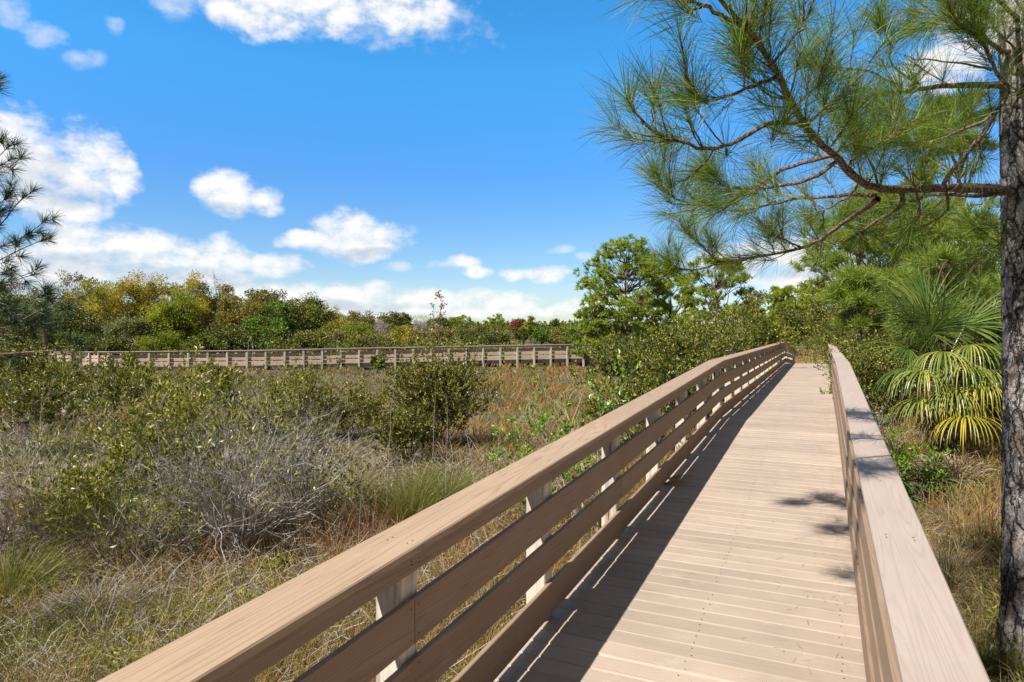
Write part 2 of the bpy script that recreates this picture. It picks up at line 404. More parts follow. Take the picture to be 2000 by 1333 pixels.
M['dry'] = leaf_mat('dry_grass', [(0, (0.171, 0.117, 0.054)), (0.45, (0.306, 0.225, 0.108)), (0.8, (0.414, 0.333, 0.18)), (1, (0.486, 0.414, 0.261))], 0.25, 0.6, 0.25)
M['gold'] = leaf_mat('golden_grass', [(0, (0.22, 0.115, 0.03)), (0.5, (0.38, 0.23, 0.07)), (1, (0.5, 0.35, 0.13))], 0.28, 0.6, 0.25)
M['greengrass'] = leaf_mat('green_grass', [(0, (0.09, 0.11, 0.02)), (0.5, (0.18, 0.19, 0.04)), (1, (0.32, 0.30, 0.08))], 0.3, 0.5, 0.3)
M['thatch'] = leaf_mat('grey_thatch', [(0, (0.101, 0.078, 0.058)), (0.5, (0.211, 0.176, 0.136)), (1, (0.343, 0.304, 0.25))], 0.12, 0.75, 0.15)
M['rustgrass'] = leaf_mat('rusty_stems', [(0, (0.20, 0.075, 0.03)), (0.5, (0.33, 0.145, 0.055)), (1, (0.44, 0.26, 0.12))], 0.2, 0.7, 0.15)
M['straw'] = leaf_mat('pine_straw', [(0, (0.14, 0.065, 0.03)), (0.5, (0.28, 0.145, 0.07)), (1, (0.42, 0.28, 0.15))], 0.12, 0.7, 0.2)

# ------------------------------------------------------------------ ground, path
def grid_lines(lo, hi, fine_lo, fine_hi, fine):
    mid = np.arange(fine_lo, fine_hi + 1e-6, fine)
    out = []; x = fine_hi; s = fine
    while x < hi:
        s *= 1.28; x += s; out.append(min(x, hi))
    lo_l = []; x = fine_lo; s = fine
    while x > lo:
        s *= 1.28; x -= s; lo_l.append(max(x, lo))
    return np.concatenate([np.array(lo_l)[::-1], mid, np.array(out)])


gx = grid_lines(-1500, 1500, -26, 30, 0.30); gy = grid_lines(-300, 2500, -2, 60, 0.30)
XX, YY = np.meshgrid(gx, gy, indexing='ij')
mb = MB()
idx = np.arange(XX.size).reshape(XX.shape)
mb.add(np.stack([XX, YY, ground(XX, YY)], -1),
       np.stack([idx[:-1, :-1], idx[1:, :-1], idx[1:, 1:], idx[:-1, 1:]], -1).reshape(-1, 4))
tag(mb.build('ground', M['ground'], smooth=True), kind='structure')

mb = MB()
aa = np.linspace(45.2, 66, 40); ll = np.linspace(0, 1, 9)
cen = -0.55 + 0.028 * np.clip(aa - 47, 0, None) ** 1.6
AA, TT = np.meshgrid(aa, ll, indexing='ij')
LL = cen[:, None] + (TT - 0.5) * (1.9 + 0.3 * np.sin(aa * 1.7))[:, None]
PX = AA * ST + LL * CT; PY = AA * CT - LL * ST
idx = np.arange(AA.size).reshape(AA.shape)
mb.add(np.stack([PX, PY, ground(PX, PY) + 0.02], -1), np.stack([idx[:-1, :-1], idx[1:, :-1], idx[1:, 1:], idx[:-1, 1:]], -1).reshape(-1, 4))
tag(mb.build('path', M['sand'], smooth=True), kind='structure')

# ------------------------------------------------------------------ boardwalks
class Path:
    """polyline at deck height; s is the distance along it in plan"""
    def __init__(self, pts):
        self.p = np.array(pts, float)
        d = np.hypot(*np.diff(self.p[:, :2], axis=0).T)
        self.s = np.concatenate([[0], np.cumsum(d)])

    def pos(self, s):
        return np.array([np.interp(s, self.s, self.p[:, i]) for i in range(3)]).T

    def right(self, s):
        e = 0.06
        d = self.pos(np.asarray(s) + e) - self.pos(np.asarray(s) - e)
        d = d[..., :2] / np.linalg.norm(d[..., :2], axis=-1, keepdims=True)
        return np.stack([d[..., 1], -d[..., 0], 0 * d[..., 0]], -1)

    def cuts(self, s0, s1):
        m = [v for v in self.s if s0 + 0.02 < v < s1 - 0.02]
        return np.array([s0] + m + [s1])


def sweep(mb, path, s0, s1, l0, l1, z0, z1, ch=0.004, jit=None):
    S = path.cuts(s0, s1)
    P = path.pos(S); R = path.right(S)
    if l0 > l1: l0, l1 = l1, l0
    prof = [(l0 + ch, z0), (l1 - ch, z0), (l1, z0 + ch), (l1, z1 - ch), (l1 - ch, z1), (l0 + ch, z1), (l0, z1 - ch), (l0, z0 + ch)]
    k = 8; n = len(S)
    V = np.zeros((n, k, 3))
    for j, (l, z) in enumerate(prof):
        V[:, j] = P + R * l + UP * z
    if jit is not None:
        t = (S - s0) / (s1 - s0)
        V += (R * jit[0] + UP * (jit[1] + jit[2] * t)[:, None])[:, None, :] if False else R[:, None, :] * jit[0] + (UP * jit[1])[None, None, :]
    idx = np.arange(n * k).reshape(n, k)
    a = idx[:-1]; b = np.roll(a, -1, 1); c = idx[1:]; d = np.roll(c, -1, 1)
    mb.add(V, np.stack([a, c, d, b], -1).reshape(-1, 4))
    base = mb.n - n * k
    mb.F.setdefault(8, []).append(np.array([np.arange(k) + base, (np.arange(k) + (n - 1) * k)[::-1] + base]))


def post_mesh(p, r, t, l0, l1, w, ztop, zbot):
    """square post centred at p (deck level), r lateral, t along unit vectors"""
    mb = MB(); ch = 0.007
    if l0 > l1: l0, l1 = l1, l0
    prof = [(l0 + ch, -w), (l1 - ch, -w), (l1, -w + ch), (l1, w - ch), (l1 - ch, w), (l0 + ch, w), (l0, w - ch), (l0, -w + ch)]
    V = np.array([[p + r * l + t * q + UP * (z - (0 if z == ztop else 0)) for l, q in prof] for z in (zbot - p[2], ztop)])
    idx = np.arange(16).reshape(2, 8); a = idx[0]; b = np.roll(a, -1); c = idx[1]; d = np.roll(c, -1)
    mb.add(V, np.stack([a, b, d, c], -1)); mb.F.setdefault(8, []).append(np.array([idx[0][::-1], idx[1]]))
    return mb


RR = np.random.default_rng(5)


def railing(name, label, path, s_list, side, l_face, cap_l, spacing, mats, top=1.0, joints=(0, 1, 1, 1), thick=0.027, group=None, screws=False):
    """side -1: rail on the minus-lateral side (posts further out). l_face is the inner board face."""
    s0, s1 = s_list[0], s_list[-1]
    base = path.pos(s_list[len(s_list) // 2] * 1.0) * [1, 1, 0]
    base[2] = float(ground(base[0], base[1]))
    root = thing(name, label, 'railing', base, group)
    rows = [(0.880, 0.961), (0.575, 0.772), (0.330, 0.512), (0.036, 0.240)]
    cap_m, rail_m, post_m = mats
    lf, lb = l_face, l_face + side * thick
    g = 0.0015
    for row, ((z0, z1), jo) in enumerate(zip(rows, joints)):
        cutp = [s0 - 0.3] + [s for i, s in enumerate(s_list) if i % 2 == jo and s > s0 - 0.2 and s < s1 - .3] + [s1 + 0.1]
        cutp = [c for i, c in enumerate(cutp) if i == 0 or c - cutp[i - 1] > 0.35 or i == len(cutp) - 1]
        for a, b in zip(cutp[:-1], cutp[1:]):
            if b - a < 0.1: continue
            mb = MB(); fo = 0.0
            sweep(mb, path, a + g, b - g, lf + fo, lb + fo, z0 * top, z1 * top, 0.004, jit=(RR.normal(0, 0.0012), RR.normal(0, 0.0015)))
            mb.build('rail_board', rail_m, root)
    cutp = [s0 - 0.3] + [s for i, s in enumerate(s_list) if i % 3 == 1 and s < s1 - 1] + [s1 + 0.12]
    for a, b in zip(cutp[:-1], cutp[1:]):
        mb = MB()
        sweep(mb, path, a + g, b - g, cap_l[0], cap_l[1], 0.962 * top, 1.0 * top, 0.006, jit=(RR.normal(0, 0.0015), RR.normal(0, 0.001)))
        mb.build('top_cap', cap_m, root)
    for s in s_list:
        p = path.pos(s); r = path.right(s); t = np.array([-r[1], r[0], 0])
        gz = float(ground(p[0], p[1])) - 0.25
        w = 0.064
        mb = post_mesh(p + t * RR.normal(0, 0.004), r, t, lb + side * 0.001, lb + side * 0.13, w, 0.958 * top, min(gz, p[2] - 0.2))
        mb.build('post', post_m, root)
    if screws:
        mb = MB(); an = np.arange(6) / 6 * 2 * pi
        for s in s_list:
            p = path.pos(s); r = path.right(s); t = np.array([-r[1], r[0], 0])
            for row, (z0, z1) in enumerate(rows):
                fo = 0.0
                for zz in (z0 + 0.035, z1 - 0.035):
                    for ds in (-0.03, 0.03):
                        c = p + r * (l_face + fo - side * 0.0025) + t * (ds + RR.normal(0, .004)) + UP * (zz + RR.normal(0, .005))
                        mb.add(np.array([c + t * cos(x) * .0042 + UP * sin(x) * .0042 for x in an]), np.arange(6)[None])
            for dl in (0.05, 0.15):
                for ds in (-0.02, 0.02):
                    c = p + r * (cap_l[0] + side * dl) + t * ds + UP * 1.0035
                    mb.add(np.array([c + t * cos(x) * .004 + r * sin(x) * .004 for x in an]), np.arange(6)[None])
        mb.build('screw_heads', M['screw'], root)
    return root


S1, A1, A2, A3 = 0.0411, 11.785, 33.36, 45.6
H0 = CZ - 1.988
def deckz(a):
    return np.interp(a, [-2.0, A1, A2, A3], [H0 - 2.0 * S1, H0 + S1 * A1, H0 + S1 * A1, CZ - 2.11])
AOFF = 2.0
walk = Path([(a * ST, a * CT, float(deckz(a))) for a in (-2.0, A1, A2, A3)])

# deck: separate planks with gaps, chamfered edges, carried on two beams
mb = MB(); pitch = 0.1545; gap = 0.005
rg = np.random.default_rng(11)
for a in np.arange(-1.0, A3 - 0.1, pitch):
    s = a + AOFF
    P = walk.pos(np.array([s + gap / 2, s + pitch - gap / 2])); R = walk.right(s + pitch / 2)
    t = norm(P[1] - P[0]); nrm = norm(np.cross(R, t)); nrm = nrm if nrm[2] > 0 else -nrm
    jz = rg.normal(0, 0.0008); tilt = rg.normal(0, 0.0012)
    L0, L1 = -1.72 + rg.normal(0, .004), 0.42
    w = pitch - gap; c = 0.0065
    prof = [(0, -0.036), (0, -0.010), (0.011, 0), (w - 0.002, 0), (w, -0.002), (w, -0.036)]
    nseg = 2
    V = []
    for l in np.linspace(L0, L1, nseg):
        for (q, z) in prof:
            V.append(P[0] + R * l + t * q + nrm * (z + jz + tilt * (q / w - .5)))
    V = np.array(V); k = 6
    idx = np.arange(k * nseg).reshape(nseg, k)
    a_ = idx[:-1, :-1]; b_ = idx[:-1, 1:]; c_ = idx[1:, 1:]; d_ = idx[1:, :-1]
    mb.add(V, np.stack([a_, b_, c_, d_], -1).reshape(-1, 4))
    b0 = mb.n - k * nseg
    mb.F.setdefault(6, []).append(np.array([idx[0][::-1] + b0, idx[-1] + b0]))
deck = mb.build('boardwalk', M['deck'])
tag(deck, kind='structure')
mb = MB(); an = np.arange(6) / 6 * 2 * pi
for a in np.arange(-1.0, 16.0, pitch):
    for l in (-1.50, -0.68, 0.10):
        for q in (0.035, 0.115):
            if rg.random() < 0.12: continue
            s = a + q + AOFF; c = walk.pos(s) + NV * (l + rg.normal(0, .008)) + UP * 0.003
            mb.add(np.array([c + TV * cos(x) * .0045 + NV * sin(x) * .0045 for x in an]), np.arange(6)[None])
mb.build('screw_heads', M['screw'], deck)
for l0, l1 in ((-1.78, -1.70), (-0.72, -0.64), (0.30, 0.38)):
    mb = MB(); sweep(mb, walk, 0.2, A3 + AOFF - 0.15, l0, l1, -0.26, -0.041); o = mb.build('beam', M['beam'], deck)

sp = 1.578
posts = [2.36 + sp * k + AOFF for k in range(-2, 28) if 2.36 + sp * k < A3 - 0.1]
extra = 11.2 + AOFF
left_list = sorted(posts)
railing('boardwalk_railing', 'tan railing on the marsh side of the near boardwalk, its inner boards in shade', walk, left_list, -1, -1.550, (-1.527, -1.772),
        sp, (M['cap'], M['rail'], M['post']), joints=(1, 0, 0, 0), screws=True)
posts_r = [1.6 + sp * k + AOFF for k in range(-2, 28) if 1.6 + sp * k < A3 - 0.1]
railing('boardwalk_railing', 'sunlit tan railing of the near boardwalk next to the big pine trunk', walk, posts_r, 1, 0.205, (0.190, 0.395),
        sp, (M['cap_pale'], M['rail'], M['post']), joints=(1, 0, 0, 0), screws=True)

# far boardwalk across the marsh
def farpt(px, ytop, d, h=1.0):
    p = at(px, ytop, d); p[2] -= h; return p
fp = [farpt(20, 690, 49.5), farpt(110, 687.6, 46.5), farpt(214, 687.0, 42.6), farpt(340, 685.8, 43.1), farpt(513, 684, 43.8), farpt(685, 680.2, 44.7),
      farpt(1100, 672.8, 47.2), farpt(1170, 672.0, 47.7), farpt(1360, 671.5, 49.0)]
farpath = Path(fp)
nf = int(farpath.s[-1] / 1.2)
fs = [0.3 + 1.2 * k for k in range(nf)]
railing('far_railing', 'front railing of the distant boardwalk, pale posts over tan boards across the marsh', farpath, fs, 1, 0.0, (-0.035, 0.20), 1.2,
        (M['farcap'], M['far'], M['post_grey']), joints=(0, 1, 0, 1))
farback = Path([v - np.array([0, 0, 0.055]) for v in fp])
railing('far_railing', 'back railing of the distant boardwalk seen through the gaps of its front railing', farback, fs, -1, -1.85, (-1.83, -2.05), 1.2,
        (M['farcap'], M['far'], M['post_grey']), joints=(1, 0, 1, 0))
mb = MB()
for s in np.arange(0.1, farpath.s[-1] - 0.2, 0.155):
    sweep(mb, farpath, s + 0.003, s + 0.152, -1.83, 0.05, -0.036, 0.0, 0.006)
fd = mb.build('boardwalk', M['deck']); tag(fd, kind='structure')
mb = MB(); sweep(mb, farpath, 0.1, farpath.s[-1] - 0.1, -0.1, 0.04, -0.30, -0.04); mb.build('beam', M['beam'], fd)
mb = MB(); sweep(mb, farpath, 0.1, farpath.s[-1] - 0.1, -1.9, -1.8, -0.30, -0.04); mb.build('beam', M['beam'], fd)

# ------------------------------------------------------------------ plant builders
def rot_from(rng, d, ang):
    r = norm(np.cross(d, rng.normal(size=3)))
    return norm(d * cos(ang) + r * sin(ang))


def grow(rng, items, tips, p, d, L, r, lev, sp):
    n = sp.get('seg', 5)
    pts = [np.array(p, float)]; dd = norm(d)
    for i in range(n - 1):
        dd = norm(dd + rng.normal(size=3) * sp['wob'] + UP * sp['up'][lev])
        pts.append(pts[-1] + dd * L / (n - 1))
    pts = np.array(pts)
    items.append((pts, np.linspace(r, r * sp.get('taper', 0.35), n)))
    if lev == 0:
        tips.append((pts, dd))
        return
    nc = sp['nch'][lev]
    nc = max(1, int(round(nc * rng.uniform(0.75, 1.25))))
    for k in range(nc):
        t = rng.uniform(sp.get('start', 0.35), 1.0) * (n - 1)
        i = min(int(t), n - 2); f = t - i
        q = pts[i] * (1 - f) + pts[i + 1] * f
        dk = norm(pts[i + 1] - pts[i])
        grow(rng, items, tips, q, rot_from(rng, dk, radians(rng.uniform(*sp['ang']))), L * sp['shr'] * rng.uniform(0.7, 1.15), r * (1 - 0.6 * t / (n - 1)) * 0.62, lev - 1, sp)


def twig_leaves(mb, tips, per, L, W, rng, ang=60, keep=None, along=(0.15, 1.0), curl=0.18, upb=0.3):
    P = []; D = []
    for pts, dd in tips:
        if keep is not None and not keep(pts[-1]): continue
        n = len(pts); m = max(1, int(rng.poisson(per)))
        t = rng.uniform(along[0], along[1], m) * (n - 1)
        i = np.minimum(t.astype(int), n - 2); f = (t - i)[:, None]
        q = pts[i] * (1 - f) + pts[i + 1] * f
        ax = norm(pts[i + 1] - pts[i])
        r = rng.normal(size=(m, 3)); r = norm(r - ax * (r * ax).sum(1, keepdims=True))
        a = np.radians(rng.uniform(ang * 0.4, ang * 1.3, m))[:, None]
        P.append(q); D.append(norm(ax * np.cos(a) + r * np.sin(a) + UP * upb))
    if not P: return
    P = np.concatenate(P); D = np.concatenate(D); n = len(P)
    leaves(mb, P, D, L * rng.uniform(0.6, 1.25, n), W * rng.uniform(0.7, 1.25, n), rng, curl)


LS = (1.4, 1.2, 1.3)


def shrub(name, label, cat, px, d, ytop, hw_px, leafmat, stemmat, seed, nstem=14, levels=2, nch=(0, 5, 6), per=9, L=0.06, W=0.022,
          leaf_from=0.25, dome=1.0, thick=0.012, wob=0.16, group=None, x=None, y=None, h=None, hw=None, upb=0.3, ang=60, shr=0.5, start=0.3, zsink=0.05, squash=1.0, gap=0.0, extra=None):
    """many-stemmed shrub: stems fan out from the base, branch, and carry leaves on their last twigs"""
    rng = np.random.default_rng(seed)
    if x is None:
        x = (px - 1000) / F * d; y = d
    gz = float(ground(x, y))
    if h is None: h = CZ - (ytop - HZ) / F * d - gz
    if hw is None: hw = hw_px / F * d
    root = thing(name, label, cat, (x, y, gz), group)
    items = []; tips = []
    sp = dict(wob=wob, up=[0.12, 0.10, 0.03, 0.0][:levels + 1], nch=nch, ang=(22, 62), shr=shr, start=start)
    b = np.array([x, y, gz - zsink])
    for i in range(nstem):
        az = rng.uniform(0, 2 * pi); u = rng.uniform(0, 1) ** 0.6
        tgt = np.array([cos(az) * hw * u * 0.80, sin(az) * hw * u * 0.80 * squash, h * (0.98 - 0.55 * dome * u ** 2) * rng.uniform(0.7, 0.98)])
        Ln = np.linalg.norm(tgt) * 0.86
        off = np.array([cos(az), sin(az), 0]) * hw * 0.16 * rng.uniform(0, 1)
        sp['up'][levels] = 0.02
        grow(rng, items, tips, b + off, norm(tgt - off * 0.5), Ln, thick * rng.uniform(0.6, 1.2), levels, sp)
    ms = MB(); tubes(ms, items, 3)
    ms.build('stems', stemmat, root)
    if per > 0:
        ml = MB()
        def keep(q):
            if gap and vnoise(q[0] * 2.1 + seed, q[1] * 2.1 + q[2] * 2.7) < gap: return False
            return (q[2] - gz) > h * leaf_from * rng.uniform(0.7, 1.3)
        twig_leaves(ml, tips, per * LS[0], L * LS[1], W * LS[2], rng, ang=ang, keep=keep, upb=upb)
        if ml.n: ml.build('foliage', leafmat, root)
    return root


def crown_tree(name, label, cat, px, d, ytop, hw_px, leafmat, barkmat, seed, cb=0.12, ncl=60, per=70, leaf=0.16, clr=0.20, group=None,
               trunk_r=0.12, flat=0.75, thin=0.0, depth=1.0, asp=0.55, bare=0, h=None, top_bias=0.0, lobes=9):
    """broadleaf tree: forked trunk, limbs to leaf clusters spread through an uneven crown"""
    rng = np.random.default_rng(seed)
    x = (px - 1000) / F * d; y = d; gz = float(ground(x, y))
    if h is None: h = CZ - (ytop - HZ) / F * d - gz
    h *= 1.09; hw = hw_px / F * d * 1.18
    ncl = int(ncl * 1.35)
    root = thing(name, label, cat, (x, y, gz), group)
    b = np.array([x, y, gz])
    items = []; cents = []
    # lobes make the outline uneven
    lob = []
    for i in range(lobes):
        az = rng.uniform(0, 2 * pi); u = rng.uniform(0.1, 0.78)
        zc = rng.uniform(0.34, 0.86 - 0.25 * u); lob.append((np.array([cos(az) * u * hw, sin(az) * u * hw * depth, zc * h]), rng.uniform(0.22, 0.44)))
    lob.append((np.array([rng.normal(0, .1) * hw, 0, 0.72 * h]), 0.40)); lob.append((np.array([rng.normal(0, .1) * hw, 0, 0.45 * h]), 0.55))
    for i in range(ncl):
        c, rr = lob[rng.integers(len(lob))]
        v = norm(rng.normal(size=3)) * rng.uniform(0.35, 1.0) ** 0.5
        q = c + v * np.array([hw * rr * 1.25, hw * rr * 1.25 * depth, h * rr * 0.62])
        q[2] = np.clip(q[2], h * cb, h * rng.uniform(0.9, 1.0))
        r2 = hypot(q[0], q[1] / depth) / hw
        if r2 > 1: q[:2] /= r2
        cents.append(b + q)
    cents = np.array(cents)
    # trunk forks
    nt = rng.integers(2, 4)
    forks = []
    for i in range(nt):
        az = rng.uniform(0, 2 * pi)
        top = b + np.array([cos(az) * hw * 0.35, sin(az) * hw * 0.35 * depth, h * rng.uniform(0.6, 0.8)])
        t = np.linspace(0, 1, 7)[:, None]
        pts = b + (top - b) * t + np.array([cos(az), sin(az), 0]) * hw * 0.12 * np.sin(t * pi) * -1 + rng.normal(size=(7, 3)) * hw * 0.02 * (t > 0)
        pts[0, 2] -= 0.15
        items.append((pts, np.linspace(trunk_r, trunk_r * 0.3, 7))); forks.append(pts)
    for q in cents:
        f = forks[rng.integers(nt)]
        k = np.clip((q[2] - b[2]) / h - rng.uniform(0.15, 0.35), 0.05, 0.8) * 6 / 0.75
        s = f[min(6, int(k))]
        t = np.linspace(0, 1, 5)[:, None]
        pts = s + (q - s) * t + rng.normal(size=(5, 3)) * np.linalg.norm(q - s) * 0.05 * np.sin(t * pi)
        items.append((pts, np.linspace(trunk_r * 0.3, trunk_r * 0.06, 5)))
        for j in range(bare + (1 if rng.random() < .35 else 0)):
            dd = norm(rng.normal(size=3) + UP * 0.8); LL = hw * rng.uniform(0.15, 0.35)
            pp = q + dd * LL * np.linspace(0, 1, 4)[:, None] + rng.normal(size=(4, 3)) * LL * 0.05
            items.append((pp, np.linspace(trunk_r * 0.09, trunk_r * 0.03, 4)))
    mt = MB(); tubes(mt, items, 4); mt.build('trunk', barkmat, root)
    if per > 0:
        n = int(ncl * per * 1.6)
        ci = rng.integers(ncl, size=n)
        if thin: ci = ci[vnoise(cents[ci, 0] * 0.9 + seed, cents[ci, 2] * 0.9) > thin]; n = len(ci)
        rad = clr * hw * rng.uniform(0.6, 1.35, ncl)[ci]
        v = rdir(rng, n) * (rng.random(n) ** 0.45)[:, None]
        P = cents[ci] + v * rad[:, None] * np.array([1, 1, flat])
        P[:, 2] = np.maximum(P[:, 2], gz + 0.1)
        D = norm(v + rng.normal(size=(n, 3)) * 0.7 + UP * 0.25)
        ml = MB(); leaf = leaf * 1.2; ls = rng.uniform(0.55, 1.35, ncl)[ci]; leaves(ml, P, D, leaf * ls * rng.uniform(0.6, 1.4, n), leaf * asp * ls * rng.uniform(0.7, 1.3, n), rng)
        ml.build('crown', leafmat, root)
    return root


def tuft_arrays(P, AX, n, L, W, rng, spread=(8, 75), length=0.0, bend=0.12):
    """needle tufts: for each shoot tip P with axis AX, n needles starting along the last `length` metres"""
    m = len(P)
    ax = np.repeat(norm(AX), n, 0); p = np.repeat(P, n, 0)
    t = rng.random(m * n) ** 1.3
    base = p - ax * (t * length)[:, None]
    r = rng.normal(size=(m * n, 3)); r = norm(r - ax * (r * ax).sum(1, keepdims=True))
    a = np.radians(spread[0] + (spread[1] - spread[0]) * np.clip(rng.random(m * n) ** 0.8 * 0.75 + t * 0.25, 0, 1))[:, None]
    d = norm(ax * np.cos(a) + r * np.sin(a))
    Ln = (L * rng.uniform(0.7, 1.15, m * n))[:, None]
    S = norm(np.cross(d, rng.normal(size=(m * n, 3))))
    mid = base + d * Ln * 0.55
    d2 = norm(d - UP * bend * rng.uniform(0.2, 1.6, m * n)[:, None] + rng.normal(size=(m * n, 3)) * 0.05)
    tip = mid + d2 * Ln * 0.45
    w = W * 0.5
    V = np.stack([base - S * w, base + S * w, mid - S * w, mid + S * w, tip - S * w * 0.25, tip + S * w * 0.25], 1)
    i = np.arange(m * n)[:, None] * 6
    return V.reshape(-1, 3), np.concatenate([i + np.array([[0, 1, 3, 2]]), i + np.array([[2, 3, 5, 4]])])


def pine_tree(name, label, px, d, ytop, hw_px, leafmat, seed, cb=0.35, npad=34, tufts=9, per=22, L=0.24, W=0.012, trunk_r=0.14, lean=0.0, group=None,
              padr=0.26, roundtop=True, cat='pine tree', h=None, ysink=0.0, umbrella=False, lowdroop=0.0):
    rng = np.random.default_rng(seed)
    x = (px - 1000) / F * d; y = d; gz = float(ground(x, y))
    if h is None: h = CZ - (ytop - HZ) / F * d - gz
    hw = hw_px / F * d
    root = thing(name, label, cat, (x, y, gz), group)
    b = np.array([x, y, gz])
    items = []
    t = np.linspace(0, 1, 10)[:, None]
    top = b + np.array([lean * h, 0, h * 0.93])
    trunk = b + (top - b) * t + np.cumsum(rng.normal(size=(10, 3)) * [0.02, 0.02, 0] * h * 0.35, 0) * t
    trunk[0, 2] -= 0.2
    items.append((trunk, np.linspace(trunk_r, trunk_r * 0.25, 10)))
    cents = []
    for i in range(npad):
        u = rng.uniform(0, 1)
        zf = cb + (1 - cb) * u
        prof = (np.sqrt(max(0.02, 1 - ((u - 0.42) / 0.62) ** 2)) if roundtop else (1 - u) ** 0.8 + 0.1)
        if umbrella: prof = np.sqrt(max(0.05, 1 - ((u - 0.25) / 0.78) ** 2))
        az = rng.uniform(0, 2 * pi); r = hw * prof * rng.uniform(0.25, 1.0) ** 0.6 * 0.88
        k = min(9, int(max(0.15, zf - rng.uniform(0.08, 0.2)) / 0.93 * 9))
        s = trunk[k]
        q = np.array([s[0] + cos(az) * r, s[1] + sin(az) * r, gz + h * zf * 0.97])
        tt = np.linspace(0, 1, 6)[:, None]
        pts = s + (q - s) * tt + UP * (-0.10 * r * np.sin(tt * pi)) + rng.normal(size=(6, 3)) * r * 0.05 * np.sin(tt * pi)
        items.append((pts, np.linspace(trunk_r * 0.34, trunk_r * 0.09, 6)))
        cents.append(q)
    cents = np.array(cents)
    n = npad * tufts
    ci = np.repeat(np.arange(npad), tufts)
    v = rdir(rng, n) * (rng.random(n) ** 0.4)[:, None]; v[:, 2] = np.abs(v[:, 2]) * 0.8 - 0.15
    P = cents[ci] + v * (padr * hw * rng.uniform(0.6, 1.3, npad)[ci])[:, None]
    AX = norm(v * 0.8 + UP * 0.55 + rng.normal(size=(n, 3)) * 0.3)
    for j in range(0, n, 2):
        pp = cents[ci[j]] + (P[j] - cents[ci[j]]) * np.linspace(0, 1, 4)[:, None]
        items.append((pp, np.linspace(trunk_r * 0.08, trunk_r * 0.035, 4)))
    mt = MB(); tubes(mt, items, 5); mt.build('trunk', M['pinebark_far'], root, smooth=True)
    ml = MB(); V, Q = tuft_arrays(P, AX, per, L, W, rng, (10, 85), L * 0.5, 0.1)
    ml.add(V, Q); ml.build('crown', leafmat, root)
    return root


# ------------------------------------------------------------------ the near pine
def c3(cx, cy, d):
    return at(1150 + 0.425 * cx, 0.425 * cy, d)


def spline(pts, m):
    pts = np.array(pts, float); n = len(pts)
    s = np.concatenate([[0], np.cumsum(np.linalg.norm(np.diff(pts, axis=0), axis=1))])
    u = np.linspace(0, s[-1], m)
    # smooth by Catmull-Rom
    out = []
    for v in u:
        i = min(np.searchsorted(s, v, side='right') - 1, n - 2); f = (v - s[i]) / (s[i + 1] - s[i] + 1e-9)
        p0 = pts[max(i - 1, 0)]; p1 = pts[i]; p2 = pts[i + 1]; p3 = pts[min(i + 2, n - 1)]
        out.append(0.5 * ((2 * p1) + (-p0 + p2) * f + (2 * p0 - 5 * p1 + 4 * p2 - p3) * f ** 2 + (-p0 + 3 * p1 - 3 * p2 + p3) * f ** 3))
    return np.array(out)


